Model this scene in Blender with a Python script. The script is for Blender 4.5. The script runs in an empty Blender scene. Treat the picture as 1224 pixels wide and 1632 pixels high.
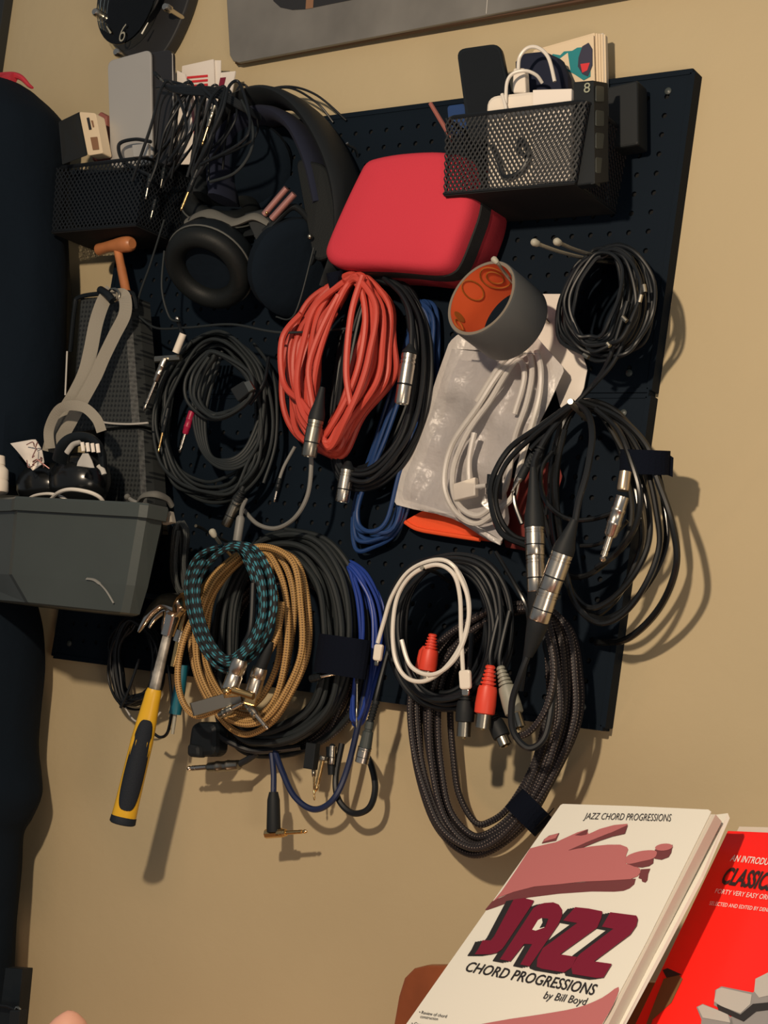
import bpy, math, random
from mathutils import Vector, Matrix
PI = math.pi
C = bpy.context.scene.collection

# ------------------------------------------------------------------ camera
F = 2439.9                                   # focal length in pixels of a 1224x1632 frame
CAM = Vector((0.0, -1.7102, 1.5))
RX = Vector((0.82798255, 0.54881741, 0.11508414))     # image right, in the world
RY = Vector((0.04034466, 0.14639628, -0.98840297))    # image down
RZ = Vector((-0.55930065, 0.82302344, 0.09907171))    # into the picture
cd = bpy.data.cameras.new('camera'); cam = bpy.data.objects.new('camera', cd); C.objects.link(cam)
cd.sensor_fit = 'VERTICAL'; cd.sensor_height = 36; cd.lens = F/1632*36; cd.clip_start = .05
m = Matrix((RX, -RY, -RZ)).transposed().to_4x4(); m.translation = CAM; cam.matrix_world = m
bpy.context.scene.camera = cam
# ------------------------------------------------------------------ light and exposure
w = bpy.data.worlds.new('room'); bpy.context.scene.world = w; w.use_nodes = True
w.node_tree.nodes['Background'].inputs[0].default_value = (.86, .93, 1.0, 1)
w.node_tree.nodes['Background'].inputs[1].default_value = .17
def lamp(name, loc, power, col, size):
    l = bpy.data.lights.new(name, 'POINT'); l.energy = power; l.color = col; l.shadow_soft_size = size
    o = bpy.data.objects.new(name, l); C.objects.link(o); o.location = loc; return o
lamp('ceiling_bulb', (-0.74, -1.75, 2.22), 98, (1.0, .80, .58), .035)
lamp('side_fill_light', (0.7, -1.6, 1.2), 30, (1.0, .82, .62), .25)  # soft fill added from the right; no lamp seen there
lamp('desk_lamp_bulb', (-1.2, -.5, .55), 4.5, (1.0, .62, .38), .05)
vs = bpy.context.scene.view_settings
vs.view_transform = 'Standard'; vs.look = 'None'; vs.gamma = 1; vs.use_curve_mapping = False; vs.exposure = 0

# ------------------------------------------------------------------ geometry helpers
def at(px, py, d=0.0):
    """point seen at that pixel, standing d metres in front of the wall (wall: y = 0)"""
    r = RX*(px-612) + RY*(py-816) + RZ*F
    return CAM + r*((-d-CAM.y)/r.y)
def ats(pts): return [at(*p) for p in pts]
def pix(p):
    q = p-CAM; z = q.dot(RZ); return (q.dot(RX)/z*F+612, q.dot(RY)/z*F+816)
def mpp(p): return (p-CAM).dot(RZ)/F          # metres per pixel there
def idir(dx, dy): return (RX*dx+RY*dy).normalized()
X, Z, N = Vector((1, 0, 0)), Vector((0, 0, 1)), Vector((0, -1, 0))

class Plane:
    def __init__(s, T, a, b):
        s.T, s.n = T, a.cross(b).normalized()
        if s.n.dot(CAM-T) < 0: s.n.negate()
    def hit(s, px, py, off=0.0):
        r = RX*(px-612) + RY*(py-816) + RZ*F; T = s.T+s.n*off
        return CAM + r*((T-CAM).dot(s.n)/r.dot(s.n))

class MB:
    def __init__(s): s.v, s.f, s.uv, s.sm = [], [], [], []
    def face(s, idx, uv=None, smooth=True):
        s.f.append(idx); s.uv.append(uv or [(s.v[i].x, s.v[i].z) for i in idx]); s.sm.append(smooth)
    def build(s, name, mat, parent=None, **props):
        me = bpy.data.meshes.new(name); me.from_pydata(s.v, [], s.f)
        ul = me.uv_layers.new(name='UVMap'); k = 0
        for u in s.uv:
            for c in u: ul.data[k].uv = c; k += 1
        me.polygons.foreach_set('use_smooth', s.sm); me.materials.append(mat); me.validate(); me.update()
        if any(s.sm): me.set_sharp_from_angle(angle=.7)
        o = bpy.data.objects.new(name, me); C.objects.link(o)
        if parent is not None:
            o.parent = parent; o.matrix_parent_inverse = base_inv(parent)
        for a, b in props.items(): o[a] = b
        return o
    def tube(s, pts, r, n=8, caps=True, flat=1.0, fdir=None, smooth=True, closed=False):
        """round (or flattened) tube along pts; r is a number or a list"""
        pts = [Vector(p) for p in pts]; k = len(pts); R = r if isinstance(r, (list, tuple)) else [r]*k
        b0 = len(s.v); L = 0; nrm = None; ln = []
        for i, p in enumerate(pts):
            if closed: t = pts[(i+1) % k]-pts[i-1]
            else: t = pts[min(i+1, k-1)]-pts[max(i-1, 0)]
            t = t.normalized() if t.length > 1e-9 else Vector((0, 0, 1))
            if fdir is not None: nrm = fdir - t*fdir.dot(t)
            elif nrm is None:
                nrm = t.orthogonal()
            else: nrm = nrm - t*nrm.dot(t)
            if nrm.length < 1e-6: nrm = t.orthogonal()
            nrm = nrm.normalized(); bi = t.cross(nrm)
            if i: L += (p-pts[i-1]).length
            ln.append(L)
            for j in range(n):
                a = 2*PI*j/n
                s.v.append(p + nrm*math.cos(a)*R[i] + bi*math.sin(a)*R[i]*flat)
        for i in range(k if closed else k-1):
            i2 = (i+1) % k; l2 = ln[i2] if i2 else L
            for j in range(n):
                j2 = (j+1) % n
                s.face([b0+i*n+j, b0+i*n+j2, b0+i2*n+j2, b0+i2*n+j],
                       [(ln[i], j/n), (ln[i], (j+1)/n), (l2, (j+1)/n), (l2, j/n)], smooth)
        if caps and not closed:
            s.face([b0+j for j in range(n)][::-1], [(0, 0)]*n, False)
            s.face([b0+(k-1)*n+j for j in range(n)], [(0, 0)]*n, False)
        return s
    def lathe(s, p0, p1, prof, n=20, smooth=True):
        """prof: (t along p0->p1, radius); equal t gives a sharp step"""
        ax = p1-p0; t = ax.normalized(); a = t.orthogonal().normalized(); b = t.cross(a); b0 = len(s.v)
        for tt, r in prof:
            for j in range(n):
                an = 2*PI*j/n; s.v.append(p0+ax*tt+(a*math.cos(an)+b*math.sin(an))*max(r, 1e-5))
        for i in range(len(prof)-1):
            for j in range(n):
                j2 = (j+1) % n
                s.face([b0+i*n+j, b0+i*n+j2, b0+(i+1)*n+j2, b0+(i+1)*n+j],
                       [(prof[i][0]*ax.length, j/n), (prof[i][0]*ax.length, (j+1)/n), (prof[i+1][0]*ax.length, (j+1)/n), (prof[i+1][0]*ax.length, j/n)], smooth)
        s.face([b0+j for j in range(n)][::-1], [(0, 0)]*n, False)
        s.face([b0+(len(prof)-1)*n+j for j in range(n)], [(0, 0)]*n, False)
        return s
    def rings(s, rings, capa=True, capb=True, smooth=False):
        """skin a list of outlines with the same number of points"""
        b0 = len(s.v); n = len(rings[0])
        for r in rings: s.v.extend(r)
        for i in range(len(rings)-1):
            for j in range(n):
                j2 = (j+1) % n; s.face([b0+i*n+j, b0+i*n+j2, b0+(i+1)*n+j2, b0+(i+1)*n+j], None, smooth)
        if capa: s.face([b0+j for j in range(n)][::-1], None, False)
        if capb: s.face([b0+(len(rings)-1)*n+j for j in range(n)], None, False)
        return s
    def slab(s, pts, n, t, bev=.1, smooth=False):
        """outline extruded by n*t with an eased front and back edge (bev in metres)"""
        c = sum(pts, Vector())/len(pts); bev = min(bev, t*.45)
        def ins(k, q):
            out = []
            for p in pts:
                dv = p-c; out.append(c+dv*max(0, (1-k/max(dv.length, 1e-6)))+n*q)
            return out
        return s.rings([ins(bev, 0), ins(bev*.3, bev*.3), ins(0, bev), ins(0, t-bev), ins(bev*.3, t-bev*.3), ins(bev, t)], smooth=smooth)
    def box(s, c, a, b, d, bev=.001):
        """box around c with half-axes a, b, d"""
        return s.slab([c-a-b-d, c+a-b-d, c+a+b-d, c-a+b-d], d.normalized(), d.length*2, bev)
    def sphere(s, c, r, n=12, sq=(1, 1, 1)):
        pr = []
        b0 = len(s.v); k = n//2+1
        for i in range(k):
            th = PI*i/(k-1)
            for j in range(n):
                a = 2*PI*j/n
                s.v.append(c+Vector((r*sq[0]*math.sin(th)*math.cos(a), r*sq[1]*math.sin(th)*math.sin(a), r*sq[2]*math.cos(th))))
        for i in range(k-1):
            for j in range(n):
                s.face([b0+i*n+j, b0+(i+1)*n+j, b0+(i+1)*n+(j+1) % n, b0+i*n+(j+1) % n])
        return s

def base_inv(p): return Matrix.Translation(-p.location)
def spline(pts, seg=8, closed=False):
    P = [Vector(p) for p in pts]; k = len(P); out = []
    g = (lambda i: P[i % k]) if closed else (lambda i: P[max(0, min(k-1, i))])
    for i in range(k if closed else k-1):
        a, b, c, d = g(i-1), g(i), g(i+1), g(i+2)
        for j in range(seg):
            t = j/seg
            out.append(.5*((2*b)+(c-a)*t+(2*a-5*b+4*c-d)*t*t+(3*b-a-3*c+d)*t**3))
    if not closed: out.append(P[-1])
    return out
def rrect(tl, tr, br, bl, r=.2, n=5):
    """rounded quad outline; r = fraction of the shorter side"""
    P = [tl, tr, br, bl]; out = []; sh = min((tr-tl).length, (bl-tl).length)*r
    for i in range(4):
        p = P[i]; a = (P[i-1]-p).normalized()*sh; b = (P[(i+1) % 4]-p).normalized()*sh
        for k in range(n+1):
            t = k/n; out.append((p+a)*(1-t)**2+p*2*t*(1-t)+(p+b)*t*t)
    return out
def thing(name, label, cat, loc=None, group=None):
    o = bpy.data.objects.new(name, None); C.objects.link(o); o.empty_display_size = .02
    if loc is not None: o.location = loc
    o['label'] = label; o['category'] = cat
    if group: o['group'] = group
    return o

# ------------------------------------------------------------------ materials
def mat(name, col, rough=.5, metal=0, spec=.5, bump=0, bscale=300, var=0, vscale=8, coat=0, emit=0, bdist=.001, sheen=0):
    m = bpy.data.materials.new(name); m.use_nodes = True; nt = m.node_tree; b = nt.nodes['Principled BSDF']
    b.inputs['Base Color'].default_value = (*col, 1); b.inputs['Roughness'].default_value = rough
    b.inputs['Metallic'].default_value = metal; b.inputs['Specular IOR Level'].default_value = spec
    b.inputs['Coat Weight'].default_value = coat
    tc = nt.nodes.new('ShaderNodeTexCoord')
    if bump:
        n = nt.nodes.new('ShaderNodeTexNoise'); n.inputs['Scale'].default_value = bscale; n.inputs['Detail'].default_value = 3
        u = nt.nodes.new('ShaderNodeBump'); u.inputs['Strength'].default_value = bump; u.inputs['Distance'].default_value = bdist
        nt.links.new(tc.outputs['Object'], n.inputs['Vector']); nt.links.new(n.outputs[0], u.inputs['Height']); nt.links.new(u.outputs[0], b.inputs['Normal'])
    if var:
        n = nt.nodes.new('ShaderNodeTexNoise'); n.inputs['Scale'].default_value = vscale; n.inputs['Detail'].default_value = 4
        r = nt.nodes.new('ShaderNodeValToRGB')
        r.color_ramp.elements[0].position = .3; r.color_ramp.elements[1].position = .7
        r.color_ramp.elements[0].color = (*[c*(1-var) for c in col], 1); r.color_ramp.elements[1].color = (*[min(1, c*(1+var)) for c in col], 1)
        nt.links.new(tc.outputs['Object'], n.inputs['Vector']); nt.links.new(n.outputs[0], r.inputs[0]); nt.links.new(r.outputs[0], b.inputs['Base Color'])
    return m
def uvpat(name, base, fleck, fu, fv, th=.0, rough=.6, bump=.5, third=None):
    """woven jacket of a cord: diamonds in (length, turn) coordinates"""
    m = mat(name, base, rough); nt = m.node_tree; b = nt.nodes['Principled BSDF']
    uv = nt.nodes.new('ShaderNodeUVMap'); sp = nt.nodes.new('ShaderNodeSeparateXYZ'); nt.links.new(uv.outputs[0], sp.inputs[0])
    def M(op, a, c):
        q = nt.nodes.new('ShaderNodeMath'); q.operation = op
        for i, v in enumerate((a, c)):
            if v is None: continue
            if isinstance(v, (int, float)): q.inputs[i].default_value = v
            else: nt.links.new(v, q.inputs[i])
        return q.outputs[0]
    u = M('MULTIPLY', sp.outputs[0], fu*2*PI); v = M('MULTIPLY', sp.outputs[1], fv*2*PI)
    s1 = M('SINE', M('ADD', u, v), None); s2 = M('SINE', M('SUBTRACT', u, v), None)
    p = M('MULTIPLY', s1, s2)
    mask = M('GREATER_THAN', p, th)
    mx = nt.nodes.new('ShaderNodeMix'); mx.data_type = 'RGBA'; mx.inputs[6].default_value = (*base, 1); mx.inputs[7].default_value = (*fleck, 1)
    nt.links.new(mask, mx.inputs[0]); nt.links.new(mx.outputs[2], b.inputs['Base Color'])
    bu = nt.nodes.new('ShaderNodeBump'); bu.inputs['Strength'].default_value = bump; bu.inputs['Distance'].default_value = .0006
    nt.links.new(p, bu.inputs['Height']); nt.links.new(bu.outputs[0], b.inputs['Normal'])
    return m
NAVY = (.0075, .011, .017)
M = dict(
    wall=mat('wall_paint', (.495, .405, .25), .75, bump=.25, bscale=60, var=.035, vscale=3, bdist=.002),
    board=mat('powder_coated_steel', (.0038, .009, .017), .7, spec=.12, bump=.15, bscale=900),
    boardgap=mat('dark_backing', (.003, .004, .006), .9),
    rubber=mat('black_cable_rubber', (.0075, .010, .0135), .45, spec=.35),
    rubber2=mat('charcoal_cable_rubber', (.017, .022, .025), .55, spec=.35),
    gloss=mat('glossy_black_cable', (.008, .009, .010), .22, spec=.5),
    thin=mat('thin_black_cord', (.007, .0095, .013), .42, spec=.35),
    pl=mat('black_plastic', (.007, .010, .013), .45, spec=.3),
    plm=mat('matte_black_plastic', (.010, .013, .016), .6, spec=.3),
    leather=mat('black_leatherette', (.007, .009, .010), .55, spec=.25, bump=.2, bscale=500),
    greyband=mat('grey_pad_fabric', (.11, .11, .10), .8),
    pipe=mat('grey_piping', (.08, .085, .08), .5),
    wire=mat('black_mesh_wire', (.007, .009, .012), .45, spec=.3),
    chrome=mat('brushed_nickel', (.62, .57, .5), .27, metal=1, bump=.05, bscale=800),
    chromed=mat('dark_nickel', (.35, .33, .28), .3, metal=1),
    gold=mat('gold_plating', (.75, .5, .22), .25, metal=1),
    rose=mat('rose_metal', (.55, .28, .26), .35, metal=.7),
    hook=mat('zinc_hook', (.42, .41, .36), .38, metal=.8),
    hookcap=mat('hook_tip_plastic', (.36, .35, .29), .55),
    red=mat('red_cable', (.53, .062, .042), .5, bump=.15, bscale=900),
    redcase=mat('red_nylon_case', (.57, .042, .068), .85, spec=.2, bump=.35, bscale=900),
    redside=mat('red_nylon_side', (.50, .03, .05), .8, bump=.35, bscale=900),
    zip=mat('zipper_tape', (.02, .02, .022), .7, bump=.5, bscale=700),
    blue=mat('blue_cable', (.012, .045, .16), .45), blueb=mat('bright_blue_cable', (.015, .05, .32), .45),
    navyc=mat('navy_cable', (.01, .02, .07), .4),
    white=mat('white_cable', (.72, .68, .62), .35), whitep=mat('white_plastic', (.78, .71, .62), .35),
    paper=mat('white_paper', (.78, .72, .66), .7), cream=mat('cream_card', (.74, .6, .42), .7),
    grey=mat('grey_cable', (.2, .2, .19), .5), tape=mat('grey_tape', (.085, .092, .098), .48, bump=.12, bscale=200),
    core=mat('orange_core', (.78, .12, .03), .7), corep=mat('core_print', (.33, .1, .01), .7),
    tapeedge=mat('tape_edge', (.19, .16, .125), .7), orange=mat('orange_cloth', (.85, .09, .02), .8, bump=.3),
    dullred=mat('dull_red_cloth', (.16, .018, .014), .8), brass=mat('pale_brass', (.62, .5, .36), .33, metal=.9), blackglass=mat('dark_dial', (.012, .013, .014), .5),
    rca=mat('red_rca_boot', (.75, .06, .03), .45), rcaw=mat('grey_rca_boot', (.3, .3, .25), .5),
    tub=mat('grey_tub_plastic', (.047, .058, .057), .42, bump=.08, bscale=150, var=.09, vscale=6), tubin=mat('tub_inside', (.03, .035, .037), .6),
    yellow=mat('yellow_handle', (.72, .42, .02), .35), grip=mat('navy_grip', (.011, .016, .025), .65, spec=.25, bump=.4, bscale=700),
    steel=mat('polished_steel', (.6, .56, .5), .16, metal=1), shaft=mat('worn_shaft', (.42, .4, .36), .4, metal=.6, var=.5, vscale=60),
    cloth=mat('navy_cloth', (.004, .0085, .0155), .95, spec=.15, bump=.6, bscale=30, bdist=.004),
    velcro=mat('velcro_strap', (.004, .006, .013), .95, spec=.1, bump=.8, bscale=500),
    wood=mat('varnished_wood', (.48, .18, .07), .4, var=.2, vscale=20), wood2=mat('red_brown_wood', (.26, .07, .022), .35, var=.3, vscale=10),
    strap=mat('grey_webbing', (.27, .25, .21), .8, bump=.5, bscale=900),
    silver=mat('silver_aluminium', (.5, .49, .47), .42, metal=.4), silverd=mat('dark_laptop_side', (.02, .02, .023), .3),
    teal=mat('teal_plastic', (.01, .13, .19), .4), magenta=mat('magenta_sleeve', (.35, .01, .05), .4), pink=mat('pink_plastic', (.3, .1, .08), .5),
    poster=mat('grey_foil_sheet', (.17, .165, .155), .3, bump=.6, bscale=9, bdist=.012, var=.22, vscale=7), dark=mat('dark_print', (.02, .02, .022), .5),
    posteredge=mat('brown_board_edge', (.09, .045, .025), .7), brown=mat('brown_print', (.25, .13, .07), .6),
    glassd=mat('glass_numeral', (.33, .32, .26), .3),
    inkw=mat('white_ink', (.85, .8, .78), .5), ink=mat('black_ink', (.02, .018, .02), .5),
    maroon=mat('maroon_ink', (.19, .008, .03), .45), rosei=mat('rose_ink', (.50, .16, .165), .5), rosed=mat('dusky_rose_ink', (.17, .045, .05), .5),
    bookw=mat('white_cover', (.82, .80, .72), .42), bookp=mat('page_block', (.62, .56, .48), .8),
    bookr=mat('red_cover', (.95, .018, .012), .35), greyi=mat('grey_ink', (.28, .27, .27), .4), greyl=mat('light_grey_ink', (.5, .48, .45), .4), olive=mat('olive_ink', (.16, .09, .03), .6),
    tealink=mat('teal_ink', (.01, .22, .25), .6), redink=mat('red_ink', (.65, .03, .04), .6), nightink=mat('night_ink', (.03, .03, .06), .6),
    floor=mat('wood_floor', (.18, .1, .05), .5, var=.3), peach=mat('peach_skin', (.95, .5, .36), .5),
    trimd=mat('dark_trim', (.02, .022, .022), .5), greenk=mat('pale_label', (.3, .32, .24), .5), cloth2=mat('blue_black_fabric', (.006, .01, .03), .9))
M['tan'] = uvpat('tan_braid', (.47, .28, .10), (.15, .08, .025), 150, 3, .25)
M['tealb'] = uvpat('teal_and_black_braid', (.003, .005, .008), (.035, .21, .28), 36, 3, .3, rough=.75, bump=.25)
M['brownb'] = uvpat('brown_fleck_braid', (.015, .012, .015), (.30, .24, .21), 130, 2, .84)
M['greyb'] = uvpat('grey_fine_braid', (.025, .03, .032), (.09, .1, .1), 300, 4, .2)
M['grille'] = uvpat('honeycomb_plastic', (.028, .032, .033), (.006, .008, .010), 70, 70, .3, bump=.35)
def clear(name, tint, rough, gloss):
    m = bpy.data.materials.new(name); m.use_nodes = True; nt = m.node_tree; nt.nodes.clear()
    o = nt.nodes.new('ShaderNodeOutputMaterial'); t = nt.nodes.new('ShaderNodeBsdfTransparent'); g = nt.nodes.new('ShaderNodeBsdfGlossy')
    x = nt.nodes.new('ShaderNodeMixShader'); fr = nt.nodes.new('ShaderNodeFresnel'); fr.inputs[0].default_value = gloss
    t.inputs[0].default_value = (*tint, 1); g.inputs['Roughness'].default_value = rough
    n = nt.nodes.new('ShaderNodeTexNoise'); n.inputs['Scale'].default_value = 28; n.inputs['Detail'].default_value = 3
    b = nt.nodes.new('ShaderNodeBump'); b.inputs['Strength'].default_value = .8 if rough > .1 else 0; b.inputs['Distance'].default_value = .006
    tc = nt.nodes.new('ShaderNodeTexCoord'); nt.links.new(tc.outputs['Object'], n.inputs['Vector'])
    nt.links.new(n.outputs[0], b.inputs['Height']); nt.links.new(b.outputs[0], g.inputs['Normal']); nt.links.new(b.outputs[0], fr.inputs['Normal'])
    nt.links.new(fr.outputs[0], x.inputs[0]); nt.links.new(t.outputs[0], x.inputs[1]); nt.links.new(g.outputs[0], x.inputs[2]); nt.links.new(x.outputs[0], o.inputs[0])
    return m
M['film'] = clear('clear_plastic_film', (.93, .93, .94), .2, 1.25)
M['glass'] = clear('clock_glass', (.93, .94, .88), .03, 1.5)

# ------------------------------------------------------------------ part builders
def cord(parent, pts, r, mt='thin', name='cord', seg=8, n=8, label=None, px=True):
    b = MB(); b.tube(spline(ats(pts) if px else pts, seg), r, n); o = b.build(name, M[mt], parent)
    if label: o['label'] = label
    return o
def coil_path(A, B, turns, d0, d1, jit, rnd, start=0.0, stop=None, spread=1.0, dj=.004):
    """continuous cord winding between outline A (outer) and B (inner); both lists of pixels with equal length, top first"""
    k = len(A); stop = stop if stop is not None else turns; pts = []
    order = [i/(max(1, turns-1)) for i in range(turns+1)]
    if spread: rnd.shuffle(order)
    for i in range(turns):
        for j in range(k):
            s = order[i]+(order[(i+1) % len(order)]-order[i])*j/k
            x = A[j][0]+(B[j][0]-A[j][0])*s+rnd.uniform(-1, 1)*jit; y = A[j][1]+(B[j][1]-A[j][1])*s+rnd.uniform(-1, 1)*jit
            ex = A[j][2] if len(A[j]) > 2 else 0
            pts.append((x, y, d0+(d1-d0)*(i+j/k)/turns+ex+rnd.uniform(-1, 1)*dj))
    return pts
def coil(name, label, mt, r, A, B, turns, d0, d1, jit=3, seed=1, group=None, cat='cable', tail=(), head=(), seg=7, n=8, dj=.003, cname='cord'):
    rnd = random.Random(seed); t = thing(name, label, cat, at(*A[0][:2], d0), group)
    p = coil_path(A, B, turns, d0, d1, jit, rnd, dj=dj)
    cord(t, list(head)+p+list(tail), r, mt, cname, seg, n)
    return t
def jack(parent, p0, p1, r=.0052, metal='chrome', barrel=None, name='jack_plug', fr=.55):
    """barrel from p0, then sleeve and tip up to p1 (pixels+depth)"""
    a, c = at(*p0), at(*p1); q = a+(c-a)*fr; b = MB()
    b.lathe(a, q, [(0, r*.6), (.02, r*.95), (.3, r), (.32, r*1.08), (.38, r*1.08), (.4, r), (.62, r), (.64, r*1.08), (.7, r*1.08), (.72, r), (.94, r*.95), (1, r*.7)])
    o = b.build(name, M[barrel or metal], parent)
    s = r*.52; b = MB()
    b.lathe(q, c, [(0, s), (.52, s), (.53, s*.85), (.57, s*.85), (.58, s), (.74, s), (.75, s*.55), (.78, s*.55), (.86, s*1.02), (.94, s*.8), (1, s*.25)], 14)
    b.build('plug_pin', M[metal], o)
    return o
def sub(mb, name, mt, part):
    return mb.build(name, M[mt], part)
def xlr(parent, p0, p1, r=.0105, fr=.42, shell='chrome', mated=False, boot='plm', name='xlr_connector'):
    """rubber boot from p0, metal shell to p1"""
    a, c = at(*p0), at(*p1); q = a+(c-a)*fr; b = MB()
    pr = [(0, r*.9), (.015, r), (.10, r), (.11, r*.93), (.13, r*.93), (.14, r), (.18, r), (.19, r*.93), (.21, r*.93), (.22, r), (.6, r), (.605, r*.9), (.635, r*.9), (.64, r*.97), (.97, r*.97), (1, r*.9), (1, r*.8), (.96, r*.78)]
    b.lathe(q, c, pr, 24); o = b.build(name, M[shell], parent)
    if fr > .02:
        b = MB(); b.lathe(a, q, [(0, r*.33), (.1, r*.42), (.25, r*.5), (.55, r*.72), (.8, r*.98), (1, r*1.04), (1.01, r*.8)], 20); sub(b, 'rubber_boot', boot, o)
    b = MB(); b.lathe(q+(c-q)*.6, q+(c-q)*.64, [(0, r*.95), (1, r*.95)], 24); sub(b, 'black_ring', 'pl', o)
    return o
def hookobj(pts, label, r=.0022, tip=True, name='peg_hook', group=None, seg=8, mt='hook'):
    p = spline(ats(pts), seg); t = thing(name, label, 'hook', p[0], group)
    MB().tube(p, r, 8).build('hook_rod', M[mt], t)
    if tip:
        e = p[-1]; u = (p[-1]-p[-3]).normalized()
        MB().lathe(e-u*r*3.5, e+u*r*1.5, [(0, r*1.1), (.2, r*1.7), (.7, r*2.0), (.92, r*1.4), (1, r*.4)], 12).build('hook_tip', M['hookcap'], t)
    return t
def strapwrap(parent, p0, p1, w, h, name='velcro_strap', tail=None, mt='velcro'):
    """a band wrapped round a bundle: flattened closed loop from p0 to p1 across the bundle"""
    a, c = at(*p0), at(*p1); ax = c-a; mid = (a+c)/2; L = ax.length/2; u = ax.normalized(); v = (CAM-mid).normalized(); v = (v-u*v.dot(u)).normalized(); wdir = u.cross(v)
    pts = [mid+u*math.cos(t)*L+v*math.sin(t)*h for t in [2*PI*i/24 for i in range(24)]]
    b = MB(); ring = []
    for sgn, rr in ((-1, 1), (1, 1), (1, .9), (-1, .9)):
        ring.append([mid+(p-mid)*rr+wdir*sgn*w/2 for p in pts])
    b.rings([ring[0], ring[1], ring[2], ring[3], ring[0]], False, False)
    o = b.build(name, M[mt], parent)
    if tail:
        e = at(*tail); s0 = mid+u*L*.8
        sub(MB().slab([s0-wdir*w*.45, e-wdir*w*.4, e+wdir*w*.4, s0+wdir*w*.45], v, .003, .0008), 'strap_end', mt, o)
    return o
def flatpoly(parent, plane, pts, mt, name, off=.0004, label=None, th=.0002):
    b = MB(); v = [plane.hit(x, y, off) for x, y in pts]
    b.slab(v, plane.n, th, .00005); o = b.build(name, M[mt], parent)
    if label: o['label'] = label
    return o
def text(parent, plane, s, quad, mt, name='lettering', off=.0008, bold=0.0, ital=0, track=1.0):
    """letters laid on a real plane; quad = TL, TR, BR, BL where the capitals stand"""
    cu = bpy.data.curves.new(name, 'FONT'); cu.body = s; cu.offset = bold; cu.resolution_u = 3; cu.space_character = track
    tmp = bpy.data.objects.new(name, cu); C.objects.link(tmp)
    me = bpy.data.meshes.new_from_object(tmp.evaluated_get(bpy.context.evaluated_depsgraph_get()))
    bpy.data.objects.remove(tmp); bpy.data.curves.remove(cu)
    xs = [v.co.x for v in me.vertices]; x0, x1 = min(xs), max(xs); H = .70
    TL, TR, BR, BL = quad
    for v in me.vertices:
        h = v.co.y/H; u = (v.co.x-x0+ital*v.co.y)/(x1-x0+ital*H)
        tx = TL[0]+(TR[0]-TL[0])*u; ty = TL[1]+(TR[1]-TL[1])*u; bx = BL[0]+(BR[0]-BL[0])*u; by = BL[1]+(BR[1]-BL[1])*u
        v.co = plane.hit(bx+(tx-bx)*h, by+(ty-by)*h, off)
    me.materials.append(M[mt]); me.update()
    o = bpy.data.objects.new(name, me); C.objects.link(o); o.parent = parent
    o.matrix_parent_inverse = Matrix.Translation(-parent.location); return o
# ------------------------------------------------------------------ the room
def struct(name, b, mt): return b.build(name, M[mt], None, kind='structure')
struct('wall_back', MB().box(Vector((-.6, .06, 1.25)), Vector((2.6, 0, 0)), Vector((0, 0, 1.35)), Vector((0, .06, 0)), .0005), 'wall')
struct('floor', MB().box(Vector((-.6, -1.5, -.15)), Vector((2.6, 0, 0)), Vector((0, 1.62, 0)), Vector((0, 0, .05)), .001), 'floor')
# dark upright trim at the far left of the wall
a, b_ = at(17, 0, .012), at(-6, 118, .012)
struct('trim_1', MB().box(Vector((a.x-.075, -.01, 2.63-.32)), Vector((.068, 0, 0)), Vector((0, 0, .33)), Vector((0, -.01, 0)), .003), 'trimd')

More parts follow.
